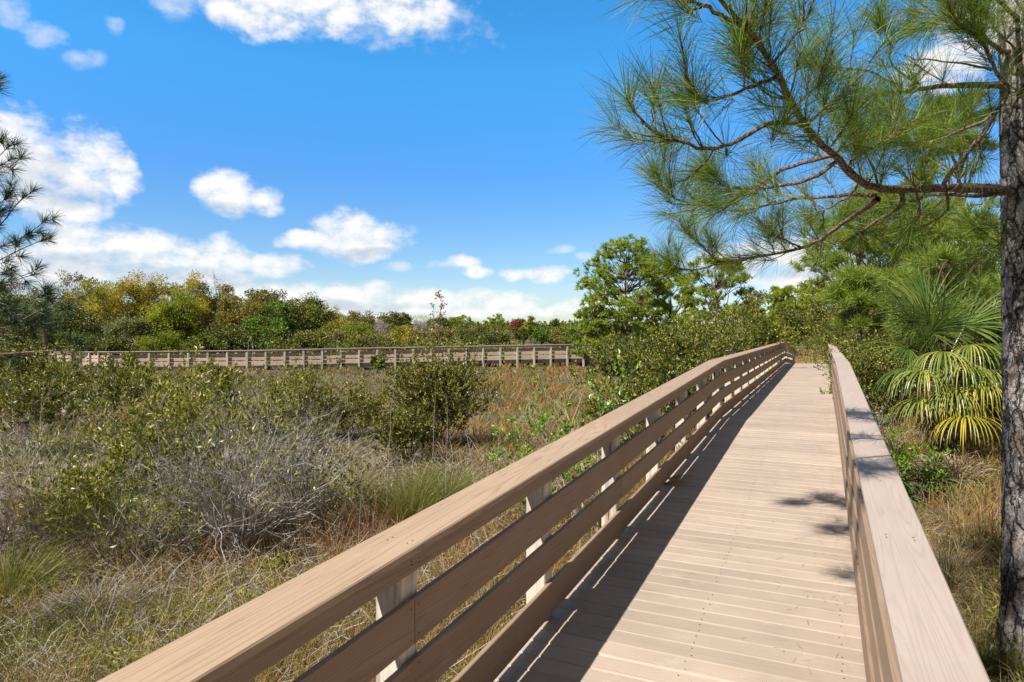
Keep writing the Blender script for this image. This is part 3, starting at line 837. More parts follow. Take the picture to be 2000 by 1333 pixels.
def near_pine():
    rng = np.random.default_rng(42)
    tx, ty = (2001 - 1000) / F * 5.0, 5.0
    gz = float(ground(tx, ty))
    root = thing('pine_tree', 'big pine with grey plated bark whose needled limbs reach over the railing', 'pine tree', (tx, ty, gz))
    # trunk
    nz, na = 420, 72
    zz = np.linspace(gz - 0.3, 9.2, nz); th = np.arange(na) / na * 2 * pi
    Z, T = np.meshgrid(zz, th, indexing='ij')
    cxp = np.interp(zz, [0, 1, 2.6, 3.8, 5.0, 7, 9.2], [tx, tx + .01, tx + .005, tx - 0.03, tx - 0.075, tx - 0.14, tx - 0.1])
    rad = np.interp(zz, [gz - 0.3, gz, gz + 0.12, gz + 0.4, 1.2, 3.0, 5.0, 9.2], [0.27, 0.215, 0.17, 0.152, 0.146, 0.136, 0.105, 0.04])
    flare = np.clip(1 - (Z - gz) / 0.45, 0, 1) ** 2 * 0.045 * np.cos(T * 4 + 0.6)
    n1 = fbm(T * 6 / 1.0, Z * 5.0, 3); n2 = fbm(T * 14 + 40, Z * 13 + 7, 3)
    # wrap noise seam at the back
    plates = np.floor(n1 * 7) / 7
    R = rad[:, None] * (1 + 0.16 * (plates - 0.5) + 0.13 * (n2 - 0.5)) + flare
    V = np.stack([cxp[:, None] + R * np.cos(T), ty + R * np.sin(T), Z], -1)
    idx = np.arange(nz * na).reshape(nz, na)
    a = idx[:-1]; b = np.roll(a, -1, 1); c = idx[1:]; d = np.roll(c, -1, 1)
    mb = MB(); mb.add(V, np.stack([a, b, d, c], -1).reshape(-1, 4)); mb.build('trunk', M['trunk'], root, smooth=True)
    # limbs: traced polylines with their own depth
    B = {}
    B['limb'] = ([(1992, 925, 5.0), (1900, 872, 4.92), (1700, 866, 4.7), (1500, 870, 4.42), (1330, 868, 4.15), (1240, 830, 4.0), (1180, 770, 3.85), (1120, 708, 3.7), (1050, 640, 3.5), (1000, 590, 3.35), (950, 500, 3.2), (890, 390, 3.05), (840, 300, 2.96), (780, 200, 2.88), (720, 120, 2.82), (640, 40, 2.78), (570, -40, 2.74), (470, -190, 2.7)], 0.036, 0.009, 44)
    B['t0'] = ([(720, 120, 2.82), (600, 70, 2.76), (500, 20, 2.76), (420, 0, 2.76), (320, -40, 2.8), (250, -20, 2.84)], 0.011, 0.004, 16)
    B['t0b'] = ([(735, 140, 2.83), (745, 60, 2.83), (765, 0, 2.86), (770, -60, 2.9)], 0.007, 0.004, 8)
    B['t1'] = ([(870, 350, 3.03), (780, 390, 2.98), (640, 440, 2.95), (540, 460, 2.94), (485, 432, 2.93), (450, 395, 2.92)], 0.010, 0.005, 14)
    B['t2'] = ([(990, 580, 3.33), (905, 560, 3.3), (830, 565, 3.3), (740, 620, 3.3), (620, 670, 3.28), (540, 685, 3.26), (440, 662, 3.24), (340, 632, 3.22), (260, 570, 3.2), (210, 500, 3.2), (180, 440, 3.2)], 0.014, 0.005, 22)
    B['t3'] = ([(1155, 735, 3.75), (1060, 800, 3.8), (960, 840, 3.85), (840, 860, 3.9), (700, 865, 3.95), (620, 850, 4.0), (560, 800, 4.0)], 0.014, 0.005, 18)
    B['t4'] = ([(1125, 715, 3.72), (980, 750, 3.85), (860, 800, 3.95), (740, 880, 4.05), (600, 940, 4.2), (480, 940, 4.3), (380, 900, 4.35), (330, 840, 4.4), (310, 785, 4.4)], 0.014, 0.005, 22)
    B['t5'] = ([(1430, 880, 4.3), (1442, 940, 4.4), (1360, 990, 4.6), (1260, 1060, 4.8), (1180, 1108, 5.0), (1080, 1110, 5.1), (1000, 1068, 5.2)], 0.016, 0.005, 18)
    B['t6'] = ([(1330, 915, 4.15), (1250, 970, 4.4), (1150, 1040, 4.7), (1060, 1100, 4.9), (980, 1140, 5.1), (850, 1170, 5.25), (700, 1195, 5.35), (600, 1202, 5.4), (540, 1150, 5.4), (460, 1080, 5.4), (410, 1000, 5.4)], 0.018, 0.005, 26)
    B['t6b'] = ([(600, 1202, 5.4), (500, 1242, 5.4), (400, 1232, 5.4), (365, 1200, 5.4)], 0.009, 0.004, 9)
    B['t6c'] = ([(980, 1140, 5.1), (900, 1105, 5.05), (850, 1080, 5.0), (832, 1050, 5.0)], 0.008, 0.004, 8)
    B['t7'] = ([(1320, 900, 4.15), (1080, 905, 4.4), (920, 925, 4.6), (800, 950, 4.8), (640, 970, 5.0), (540, 940, 5.05)], 0.013, 0.004, 16)
    B['t8'] = ([(1630, 866, 4.6), (1660, 800, 4.5), (1740, 700, 4.4), (1820, 600, 4.3), (1880, 510, 4.25), (1930, 430, 4.2), (1925, 390, 4.2), (1870, 335, 4.2), (1850, 270, 4.2), (1810, 190, 4.15), (1720, 130, 4.1), (1670, 70, 4.05), (1650, -20, 4.0)], 0.016, 0.007, 26)
    B['t9'] = ([(1890, 510, 4.25), (1780, 570, 4.15), (1640, 630, 4.1), (1540, 660, 4.1), (1440, 655, 4.05), (1368, 608, 4.0)], 0.010, 0.004, 14)
    B['limb2'] = ([(1930, 392, 5.0), (1850, 390, 4.95), (1700, 395, 4.9), (1560, 405, 4.85), (1480, 420, 4.8), (1400, 422, 4.75), (1320, 432, 4.7), (1250, 480, 4.65), (1190, 540, 4.6)], 0.026, 0.007, 22)
    B['u1'] = ([(1420, 402, 4.76), (1340, 350, 4.7), (1250, 320, 4.65), (1120, 312, 4.6), (1000, 290, 4.55)], 0.010, 0.004, 12)
    B['u2'] = ([(1520, 388, 4.82), (1430, 330, 4.8), (1390, 290, 4.8), (1390, 210, 4.8), (1400, 150, 4.8)], 0.009, 0.004, 12)
    B['u3'] = ([(1395, 230, 4.8), (1370, 160, 4.78), (1340, 95, 4.76)], 0.007, 0.004, 6)
    B['u4'] = ([(1780, 160, 4.12), (1660, 60, 4.3), (1580, 110, 4.4), (1500, 140, 4.5)], 0.008, 0.004, 10)
    B['dead1'] = ([(1850, 325, 4.95), (1740, 298, 4.9), (1620, 282, 4.85), (1500, 270, 4.8), (1435, 258, 4.78)], 0.009, 0.003, 12)
    B['dead2'] = ([(1900, 560, 4.98), (1960, 600, 4.85), (2010, 640, 4.8)], 0.006, 0.003, 6)
    B['low1'] = ([(1640, 880, 4.6), (1650, 950, 4.7), (1600, 1010, 4.9), (1500, 1052, 5.1), (1430, 1080, 5.2)], 0.010, 0.004, 12)
    B['low2'] = ([(1930, 930, 4.95), (1940, 1010, 4.86), (1930, 1080, 4.86), (1860, 1140, 4.9)], 0.006, 0.003, 8)
    B['limb3'] = ([(1900, 890, 4.95), (1800, 900, 4.9), (1700, 895, 4.95), (1560, 900, 5.1), (1400, 960, 5.3), (1250, 985, 5.5), (1120, 1000, 5.6)], 0.018, 0.005, 18)
    B['up1'] = ([(1980, 240, 5.0), (1880, 230, 4.9), (1800, 150, 4.8), (1700, 60, 4.7), (1600, -40, 4.6), (1500, -160, 4.5)], 0.02, 0.006, 14)
    B['up2'] = ([(1985, 100, 5.0), (1900, 20, 4.6), (1800, -80, 4.3), (1720, -180, 4.1)], 0.018, 0.006, 12)
    B['up3'] = ([(2010, 60, 5.0), (2080, -60, 5.4), (2200, -160, 5.9), (2300, -200, 6.3)], 0.02, 0.006, 12)
    B['n1'] = ([(1500, 870, 4.42), (1540, 780, 4.4), (1560, 700, 4.4), (1585, 640, 4.4)], 0.008, 0.004, 10)
    B['n2'] = ([(1330, 868, 4.15), (1300, 760, 4.1), (1270, 700, 4.0), (1215, 650, 3.9)], 0.008, 0.004, 10)
    B['n3'] = ([(1700, 866, 4.7), (1690, 760, 4.65), (1650, 690, 4.6), (1600, 560, 4.6)], 0.009, 0.004, 12)
    B['n4'] = ([(1560, 405, 4.85), (1530, 500, 4.8), (1490, 560, 4.75), (1400, 620, 4.7)], 0.008, 0.004, 10)
    B['n5'] = ([(1400, 422, 4.75), (1380, 520, 4.7), (1330, 590, 4.6), (1250, 640, 4.6)], 0.008, 0.004, 10)
    B['n6'] = ([(1700, 395, 4.9), (1720, 480, 4.85), (1700, 560, 4.8), (1650, 620, 4.8)], 0.008, 0.004, 10)
    B['n7'] = ([(1240, 830, 4.0), (1200, 900, 4.1), (1100, 960, 4.2), (1010, 985, 4.3)], 0.009, 0.004, 12)
    B['n8'] = ([(1000, 590, 3.35), (1060, 520, 3.4), (1130, 470, 3.45), (1200, 400, 3.5)], 0.008, 0.004, 10)
    B['n9'] = ([(840, 300, 2.96), (900, 220, 3.0), (960, 150, 3.05), (1010, 80, 3.1)], 0.008, 0.004, 10)
    B['n10'] = ([(950, 500, 3.2), (1020, 430, 3.25), (1070, 370, 3.3)], 0.007, 0.004, 8)
    B['n11'] = ([(1180, 770, 3.85), (1250, 700, 3.8), (1330, 660, 3.8), (1420, 600, 3.8)], 0.009, 0.004, 12)
    B['n12'] = ([(1800, 640, 4.32), (1790, 740, 4.4), (1760, 800, 4.45)], 0.007, 0.004, 8)
    B['n13'] = ([(1980, 240, 5.0), (1900, 170, 4.7), (1840, 90, 4.6), (1800, 20, 4.5)], 0.010, 0.004, 10)
    B['n14'] = ([(1500, 870, 4.42), (1520, 960, 4.6), (1490, 1030, 4.8), (1400, 1130, 5.0)], 0.009, 0.004, 10)
    items = []; twigs = []
    P = []; AX = []
    for k, (pl, r0, r1, m) in B.items():
        pts = spline([c3(*q) for q in pl], m)
        pts = pts + rng.normal(size=pts.shape) * 0.004 * (np.arange(m) > 0)[:, None]
        items.append((pts, np.linspace(r0, r1, m) * (1 + rng.normal(size=m) * 0.06)))
        if k.startswith('dead'): continue
        sl = np.concatenate([[0], np.cumsum(np.linalg.norm(np.diff(pts, axis=0), axis=1))])
        tot = sl[-1]
        tg = norm(np.gradient(pts, axis=0))
        P.append(pts[-1]); AX.append(tg[-1] + UP * 0.25)
        # needles kept along the outer length of the twig
        lo = 0.70 if k in ('limb', 'limb2', 'up1', 'up2', 'up3', 'limb3') else 0.62
        for q in np.arange(lo * tot, tot - 0.05, 0.12):
            i = min(np.searchsorted(sl, q), m - 1)
            if rng.random() < 0.5: P.append(pts[i]); AX.append(tg[i] + rng.normal(size=3) * 0.2)
        # side shoots
        ns = int(tot / (0.085 if k not in ('limb', 'limb2') else 0.10))
        for j in range(ns):
            q = rng.uniform(0.32 if k not in ('limb', 'limb2') else 0.25, 0.97) * tot
            i = min(np.searchsorted(sl, q), m - 1)
            d = rot_from(rng, tg[i], radians(rng.uniform(30, 70))); d = norm(d + UP * 0.35)
            LL = rng.uniform(0.07, 0.26)
            tt = np.linspace(0, 1, 5)[:, None]
            pp = pts[i] + d * LL * tt + UP * 0.25 * LL * tt ** 2 + rng.normal(size=(5, 3)) * 0.004
            items.append((pp, np.linspace(0.0045, 0.0028, 5)))
            P.append(pp[-1]); AX.append(norm(pp[-1] - pp[-2]) + UP * 0.15)
    # explicit tufts seen clearly in the photograph
    EX = [((903, 548, 2.95), (0.25, -0.45, 0.75)), ((1340, 95, 4.75), (-.3, -.2, .9)), ((1800, 160, 4.1), (.1, -.3, .9)), ((310, 785, 4.4), (-.4, 0, .8)),
          ((560, 800, 4.0), (-.7, -.1, .4)), ((370, 1200, 5.4), (-.5, -.2, .4)), ((590, 1120, 5.35), (0, -.1, .9)), ((1215, 650, 3.7), (.1, -.2, .9)), ((1560, 620, 4.3), (-.1, 0, .9)),
          ((1190, 980, 4.8), (.2, -.5, .5)), ((830, 1045, 5.0), (-.2, 0, .9)), ((700, 240, 2.95), (-.2, 0, .8)), ((730, 130, 2.9), (0.3, -.1, .7))]
    for (q, a) in EX:
        pp = c3(*q)
        for s in range(3):
            P.append(pp + rng.normal(size=3) * 0.02); AX.append(np.array(a) + rng.normal(size=3) * 0.15)
    mt = MB(); tubes(mt, items, 7); mt.build('branches', M['twigbark'], root, smooth=True)
    P = np.array(P); AX = norm(np.array(AX))
    ml = MB(); V, Q = tuft_arrays(P, AX, 60, 0.24, 0.0023, rng, (6, 72), 0.11, 0.14)
    ml.add(V, Q); ml.build('needles', M['needle'], root)
    # crown above the frame
    it = []; PP = []; AA = []
    for i in range(26):
        z = rng.uniform(5.6, 9.3); az = rng.uniform(0, 2 * pi); LL = rng.uniform(0.8, 2.4) * (1.1 - (z - 5.6) / 6)
        s = np.array([np.interp(z, [5, 9.2], [tx - .08, tx - .1]), ty, z]); q = s + np.array([cos(az) * LL, sin(az) * LL, rng.uniform(0.1, 0.7)])
        if q[0] < tx - 0.4 and q[1] < ty + 0.5: continue
        t = np.linspace(0, 1, 7)[:, None]
        pts = s + (q - s) * t - UP * 0.12 * LL * np.sin(t * pi) + rng.normal(size=(7, 3)) * 0.02
        it.append((pts, np.linspace(0.03, 0.006, 7)))
        for j in range(12):
            c = pts[rng.integers(3, 7)]; d = norm(rng.normal(size=3) + UP * 0.6); e = c + d * rng.uniform(0.1, 0.35)
            it.append((c + (e - c) * np.linspace(0, 1, 4)[:, None], np.linspace(0.005, 0.003, 4))); PP.append(e); AA.append(d)
    if it:
        mt = MB(); tubes(mt, it, 5); mt.build('upper_branches', M['twigbark'], root, smooth=True)
        ml = MB(); V, Q = tuft_arrays(np.array(PP), norm(np.array(AA)), 40, 0.21, 0.003, rng, (6, 75), 0.1, 0.15); ml.add(V, Q); ml.build('upper_needles', M['needle'], root)
    return root


near_pine()


def edge_pine():
    rng = np.random.default_rng(8)
    d = 6.6
    tx = (-170 - 1000) / F * d; ty = d; gz = float(ground(tx, ty))
    root = thing('pine_tree', 'dark pine with short needle tufts poking in front of the big cloud', 'pine tree', (tx, ty, gz))
    items = []; P = []; AX = []
    t = np.linspace(0, 1, 12)[:, None]
    trunk = np.array([tx, ty, gz - .2]) + np.array([0.1, 0.0, 6.6]) * t + rng.normal(size=(12, 3)) * 0.02
    mt = MB(); tubes(mt, [(trunk, np.linspace(0.13, 0.03, 12))], 10); mt.build('trunk', M['pinebark_far'], root, smooth=True)
    L = [[(-165, 480), (-60, 470), (0, 440), (30, 402), (65, 372)], [(-165, 520), (-60, 505), (10, 478), (50, 460), (88, 432)], [(-165, 560), (-60, 540), (0, 508), (40, 488), (85, 468)],
         [(-165, 575), (-60, 562), (10, 530), (45, 540), (75, 522)], [(-165, 370), (-60, 340), (-10, 312), (18, 285)], [(-165, 380), (-60, 352), (0, 322), (26, 332)], [(-165, 440), (-50, 420), (-5, 400), (15, 385)],
         [(-165, 590), (-50, 575), (0, 555), (40, 545), (68, 535)], [(-165, 720), (-80, 690), (0, 692), (60, 688), (120, 683), (152, 672)], [(-165, 690), (-60, 640), (20, 640), (60, 615), (100, 600), (135, 602)],
         [(-165, 660), (-60, 620), (0, 612), (50, 590), (90, 575)], [(-165, 200), (-90, 190), (-30, 185), (-4, 175)], [(-165, 240), (-80, 230), (-20, 235)],
         [(-60, 640), (10, 655), (60, 650), (110, 640)], [(-160, 470), (-110, 420), (-140, 330), (-170, 300)], [(-165, 300), (-260, 250), (-330, 240)], [(-165, 420), (-280, 400), (-380, 370)], [(-165, 560), (-260, 560), (-360, 530)],
         [(0, 612), (25, 622), (60, 628)], [(-60, 560), (-5, 590), (30, 600)]]
    for k, pl in enumerate(L):
        dd = d + rng.normal(0, 0.25)
        pts = spline([at(px, py, d + (dd - d) * i / max(1, len(pl) - 1)) for i, (px, py) in enumerate(pl)], 14)
        items.append((pts, np.linspace(0.012 if k != 8 else 0.02, 0.0035, 14)))
        tg = norm(np.gradient(pts, axis=0)); P.append(pts[-1]); AX.append(tg[-1] + UP * .2)
        for j in range(6 if k != 8 else 3):
            i = rng.integers(5, 14); dd_ = norm(rot_from(rng, tg[i], radians(rng.uniform(25, 65))) + UP * .2); LL = rng.uniform(0.05, 0.2)
            pp = pts[i] + dd_ * LL * np.linspace(0, 1, 4)[:, None]; items.append((pp, np.linspace(0.004, 0.003, 4))); P.append(pp[-1]); AX.append(dd_)
    for k in range(34):
        z = rng.uniform(3.0, 6.4); a = rng.uniform(0, 2 * pi)
        if cos(a) > 0.1: continue
        s = np.array([tx + .05, ty, z]); LL = rng.uniform(.5, 1.5) * (1.25 - z / 9)
        e = s + np.array([cos(a) * LL, sin(a) * LL, rng.uniform(0, .4)])
        pts = s + (e - s) * np.linspace(0, 1, 6)[:, None]; items.append((pts, np.linspace(.012, .004, 6)))
        for j in range(9):
            c = pts[rng.integers(2, 6)]; dd_ = norm(rng.normal(size=3) + UP * .5); P.append(c + dd_ * .12); AX.append(dd_)
    mt = MB(); tubes(mt, items, 5); mt.build('branches', M['twigbark'], root, smooth=True)
    ml = MB(); V, Q = tuft_arrays(np.array(P), norm(np.array(AX)), 66, 0.13, 0.0036, rng, (8, 85), 0.05, 0.06); ml.add(V, Q); ml.build('needles', M['needle_dark'], root)


edge_pine()

# ------------------------------------------------------------------ pines in the middle distance
pine_tree('pine_tree', 'round crowned green pine rising tallest behind the end of the distant boardwalk', 1222, 38, 470, 100, M['needle_far'], 21, cb=0.22, npad=110, tufts=12, per=24, W=0.030, padr=.25, trunk_r=0.13)
pine_tree('pine_tree', 'open flat limbed pine between the round crowned pine and the walkway', 1402, 36, 500, 92, M['needle_far'], 22, cb=0.36, npad=60, tufts=12, per=22, W=0.026, padr=.24, trunk_r=0.11)
pine_tree('pine_tree', 'bushy pine filling the gap between the round crowned pine and the open pine', 1312, 41, 520, 62, M['needle_far'], 23, cb=0.2, npad=70, tufts=12, per=22, W=0.028, padr=.24, trunk_r=0.10)
pine_tree('pine_tree', 'small lone pine with a dense ball crown above the end of the walkway', 1528, 62, 560, 36, M['needle_far'], 24, cb=0.55, npad=44, tufts=12, per=20, W=0.045, L=0.3, trunk_r=0.12)
pine_tree('pine_tree', 'low spreading pine bough leaning towards the distant boardwalk end', 1160, 40, 600, 55, M['needle_bright'], 25, cb=0.25, npad=44, tufts=11, per=22, W=0.028, trunk_r=0.09)
pine_tree('pine_tree', 'tall many trunked pine with dark bark standing behind the hanging pine limb', 1668, 26, 400, 115, M['needle_far'], 26, cb=0.45, npad=60, tufts=12, per=30, W=0.016, trunk_r=0.13, lean=0.03)
pine_tree('pine_tree', 'second dark trunked pine, close beside the many trunked pine', 1715, 28, 360, 110, M['needle_far'], 27, cb=0.45, npad=56, tufts=12, per=30, W=0.017, trunk_r=0.11, lean=0.05)
pine_tree('pine_tree', 'full green pine close behind the big plated trunk', 1880, 19, 180, 130, M['needle_bright'], 29, cb=0.2, npad=70, tufts=12, per=34, W=0.012, L=0.26, trunk_r=0.12)
pine_tree('pine_sapling', 'bushy young pine with bright long needles above the fan palm', 1845, 11.6, 395, 110, M['needle_bright'], 30, cb=0.42, npad=46, tufts=7, per=60, L=0.27, W=0.0065, trunk_r=0.05, padr=0.34, cat='young pine')
pine_tree('pine_sapling', 'young pine with bright long needles over the hedge beside the sunlit railing', 1690, 17, 520, 62, M['needle_bright'], 31, cb=0.62, npad=40, tufts=7, per=50, L=0.28, W=0.010, trunk_r=0.05, padr=0.34, cat='young pine')
for i, (px, d, yt, hw, lab) in enumerate([(905, 190, 617, 24, 'flat topped far pine on the horizon left of its twin dome'), (968, 190, 616, 26, 'wide flat topped far pine on the horizon beside the reddish trees'),
                                           (884, 185, 621, 14, 'small dark dome pine touching the flat topped far pine')]):
    pine_tree('pine_tree', lab.replace(' left of its twin dome', ', nearer to the tall dead stalk'), px, d, yt, hw, M['needle_far'], 40 + i, cb=0.45, npad=30, tufts=7, per=14, L=0.5, W=0.10, trunk_r=0.25, umbrella=True)

# ------------------------------------------------------------------ wood beyond the far boardwalk
T = crown_tree
T('tree', 'dull grey green tree at the frame edge beside the rusty leaved tree', 'tree', 2, 58, 566, 55, M['greygreen'], M['greybark'], 101, ncl=60, per=60)
T('tree', 'rusty orange leaved tree, half bare, behind the boardwalk end of the wood', 'tree', 42, 68, 549, 40, M['rust'], M['greybark'], 102, ncl=40, per=34, bare=4, thin=0.3, cb=0.3)
T('tree', 'airy grey olive tree with open crown next to the golden trees', 'tree', 138, 68, 540, 62, M['greygreen'], M['greybark'], 103, ncl=60, per=40, thin=0.35, bare=4, clr=0.17, cb=0.25)
T('tree', 'golden green tree with the lowest crown of the three golden trees', 'tree', 215, 62, 552, 62, M['golden'], M['greybark'], 104, ncl=75, per=62, clr=0.17)
T('tree', 'tallest golden green tree, reddish twigs at its very top', 'tree', 288, 64, 530, 66, M['golden'], M['greybark'], 105, ncl=90, per=62, clr=0.16, bare=2)
T('tree', 'golden olive tree between the tallest golden tree and the bare limbed grey tree', 'tree', 372, 66, 538, 62, M['golden'], M['greybark'], 106, ncl=80, per=60, clr=0.16)
T('tree', 'lime green tree standing in front of the golden trees', 'tree', 348, 55, 578, 52, M['lime'], M['greybark'], 107, ncl=60, per=70, clr=0.2)
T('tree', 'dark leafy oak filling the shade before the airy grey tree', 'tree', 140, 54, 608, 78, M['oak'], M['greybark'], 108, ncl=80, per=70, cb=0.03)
T('tree', 'bare limbed grey tree with sparse leaves past the golden trees', 'tree', 428, 68, 542, 52, M['greygreen'], M['greybark'], 109, ncl=50, per=36, thin=0.4, bare=5, clr=0.15, cb=0.3)
T('tree', 'broad brown green tree in the middle of the wood', 'tree', 478, 60, 566, 62, M['brownoak'], M['greybark'], 110, ncl=90, per=62, clr=0.18)
T('bush', 'grey green bush at the foot of the tallest golden tree', 'bush', 258, 53, 622, 58, M['greygreen'], M['greybark'], 111, ncl=60, per=70, cb=0.02, trunk_r=.06)
T('tree', 'olive green tree with a yellowish top at the falling end of the wood', 'tree', 552, 62, 578, 58, M['yellowgreen'], M['greybark'], 112, ncl=80, per=60, clr=0.18)
T('bush', 'vivid green bush in front of the falling end of the wood', 'bush', 535, 55, 603, 45, M['vivid'], M['greybark'], 113, ncl=55, per=80, cb=0.04, trunk_r=.06)
T('tree', 'olive tree rounding off the falling end of the wood', 'tree', 602, 68, 585, 50, M['oak'], M['greybark'], 114, ncl=70, per=60)
T('bush', 'low lime green bush just above the rail under the lime green tree', 'bush', 332, 50.5, 648, 42, M['lime'], M['greybark'], 115, ncl=40, per=70, cb=0.02, trunk_r=.05, leaf=.13)
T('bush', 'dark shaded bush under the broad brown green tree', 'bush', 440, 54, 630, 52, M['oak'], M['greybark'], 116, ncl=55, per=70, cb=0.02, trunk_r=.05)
T('bush', 'lime sprigged bush low beside the vivid green bush', 'bush', 385, 50, 655, 38, M['yellowgreen'], M['greybark'], 117, ncl=40, per=60, cb=0.02, trunk_r=.05, leaf=.13)
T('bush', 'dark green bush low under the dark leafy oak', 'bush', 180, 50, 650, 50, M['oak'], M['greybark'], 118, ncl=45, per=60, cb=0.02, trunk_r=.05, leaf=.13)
T('bush', 'mid green bush over the rail below the olive end tree', 'bush', 590, 52, 640, 45, M['myrtle'], M['greybark'], 119, ncl=50, per=60, cb=0.02, trunk_r=.05, leaf=.13)
T('tree', 'olive green tree filling in behind the lime green tree', 'tree', 325, 73, 545, 62, M['yellowgreen'], M['greybark'], 151, ncl=80, per=60)
T('tree', 'brownish tree standing behind the gap between bare limbed grey tree and broad brown one', 'tree', 440, 76, 556, 60, M['brownoak'], M['greybark'], 152, ncl=80, per=60)
T('tree', 'olive tree filling in behind the broad brown green tree and the vivid bush', 'tree', 515, 74, 572, 58, M['oak'], M['greybark'], 153, ncl=80, per=60)
T('tree', 'grey olive tree filling in behind the lowest golden tree', 'tree', 190, 76, 552, 60, M['greygreen'], M['greybark'], 154, ncl=70, per=56)
T('tree', 'yellowish tree low behind the olive tree that rounds off the wood', 'tree', 628, 78, 600, 48, M['golden'], M['greybark'], 155, ncl=60, per=56)
T('tree', 'dark tree under the dark pine limb at the frame edge', 'tree', 60, 56, 590, 60, M['oak'], M['greybark'], 156, ncl=70, per=60, cb=.04)
# the lower, farther wood towards the middle
T('tree', 'olive tree just past the falling end of the wood', 'tree', 640, 85, 611, 48, M['yellowgreen'], M['greybark'], 121, ncl=70, per=50, leaf=.2)
T('tree', 'brownish olive tree with a dead leaning twig at its top', 'tree', 700, 92, 611, 42, M['brownoak'], M['greybark'], 122, ncl=60, per=50, leaf=.2, bare=2)
T('bush', 'bright lime bush before the brownish olive tree', 'bush', 688, 74, 634, 34, M['lime'], M['greybark'], 123, ncl=45, per=60, leaf=.17, cb=.03)
T('tree', 'wide dark dome tree between two bare pinkish trees', 'tree', 776, 125, 614, 40, M['oak'], M['greybark'], 124, ncl=80, per=60, leaf=.28, lobes=3)
T('bare_tree', 'bare pinkish grey tree before the wide dark dome', 'bare tree', 748, 90, 629, 24, M['pinkgrey'], M['greytwig'], 125, ncl=34, per=26, leaf=.22, asp=.18, bare=7)
T('bare_tree', 'bare pinkish grey tree beside the tall dead stalk', 'bare tree', 822, 104, 619, 24, M['pinkgrey'], M['greytwig'], 126, ncl=34, per=26, leaf=.24, asp=.18, bare=7)
T('tree', 'dark green dome tree right behind the tall dead stalk', 'tree', 858, 122, 625, 34, M['oak'], M['greybark'], 127, ncl=60, per=60, leaf=.27, lobes=3)
T('bush', 'yellow green bush line under the flat topped far pines', 'bush', 925, 110, 637, 46, M['yellowgreen'], M['greybark'], 128, ncl=60, per=60, leaf=.24, cb=.03)
T('bush', 'dark shrub on the rail line under the yellow green bush', 'bush', 930, 66, 645, 44, M['oak'], M['greybark'], 129, ncl=60, per=70, leaf=.15, cb=.02)
T('bush', 'dark shrub at the edge of the open tan meadow', 'bush', 972, 70, 647, 32, M['oak'], M['greybark'], 130, ncl=50, per=70, leaf=.15, cb=.02)
T('bush', 'rusty brown bush under the tall dead stalk', 'bush', 848, 72, 642, 40, M['brownoak'], M['greybark'], 131, ncl=55, per=60, leaf=.16, cb=.02)
T('bush', 'orange tinged bush between the lime bush and the dead stalk', 'bush', 780, 74, 644, 44, M['golden'], M['greybark'], 132, ncl=55, per=50, leaf=.16, cb=.02)
T('bush', 'olive bush over the rail below the bright lime bush', 'bush', 735, 58, 655, 50, M['myrtle'], M['greybark'], 133, ncl=55, per=60, leaf=.13, cb=.02)
T('bush', 'olive bush over the rail below the olive tree past the wood', 'bush', 650, 60, 645, 50, M['olive'], M['greybark'], 134, ncl=55, per=60, leaf=.13, cb=.02)
T('bush', 'pale olive bush over the rail below the orange tinged bush', 'bush', 815, 60, 662, 42, M['olive'], M['greybark'], 135, ncl=45, per=60, leaf=.13, cb=.02)
T('tree', 'reddish brown far tree on the horizon right of no other red crown'.replace(' right of no other red crown', ', next to a small dark round tree'), 'tree', 1012, 150, 622, 18, M['rust'], M['greybark'], 136, ncl=40, per=50, leaf=.3)
T('tree', 'yellow green far tree on the horizon beside the reddish one', 'tree', 1036, 140, 623, 17, M['lime'], M['greybark'], 137, ncl=40, per=50, leaf=.3)
T('tree', 'small dark round tree at the back edge of the meadow', 'tree', 1022, 100, 637, 13, M['oak'], M['greybark'], 138, ncl=40, per=60, leaf=.2, cb=.02)
T('tree', 'dull green far tree on the horizon before the big round crowned pine', 'tree', 1082, 150, 626, 22, M['oak'], M['greybark'], 139, ncl=50, per=50, leaf=.3)
T('bush', 'fresh green bush at the back edge of the open tan meadow', 'bush', 1058, 112, 640, 28, M['vivid'], M['greybark'], 140, ncl=45, per=50, leaf=.24, cb=.02)
T('bush', 'pale olive bush at the back of the meadow, touching the low pine bough', 'bush', 1100, 108, 636, 24, M['olive'], M['greybark'], 141, ncl=45, per=50, leaf=.24, cb=.02)

T('tree', 'yellow green tree closing the gap over the path end, beside the lone ball crowned pine', 'tree', 1578, 82, 566, 44, M['lime'], M['greybark'], 161, ncl=60, per=60, leaf=.2, cb=.05)
T('tree', 'dull green tree between the lone ball crowned pine and the open flat limbed pine', 'tree', 1470, 72, 572, 40, M['brownoak'], M['greybark'], 162, ncl=60, per=60, leaf=.2, cb=.05)
T('tree', 'dark green tree behind the young pine by the sunlit railing', 'tree', 1735, 34, 470, 80, M['oak'], M['greybark'], 163, ncl=80, per=60, leaf=.11, cb=.05)
T('tree', 'mixed olive tree behind the hedge at the crest of the sunlit railing', 'tree', 1640, 48, 545, 46, M['yellowgreen'], M['greybark'], 164, ncl=70, per=60, leaf=.13, cb=.05)
T('tree', 'olive tree behind the half hidden fan palm', 'tree', 1890, 24, 430, 110, M['oak'], M['greybark'], 165, ncl=80, per=70, leaf=.09, cb=.05)

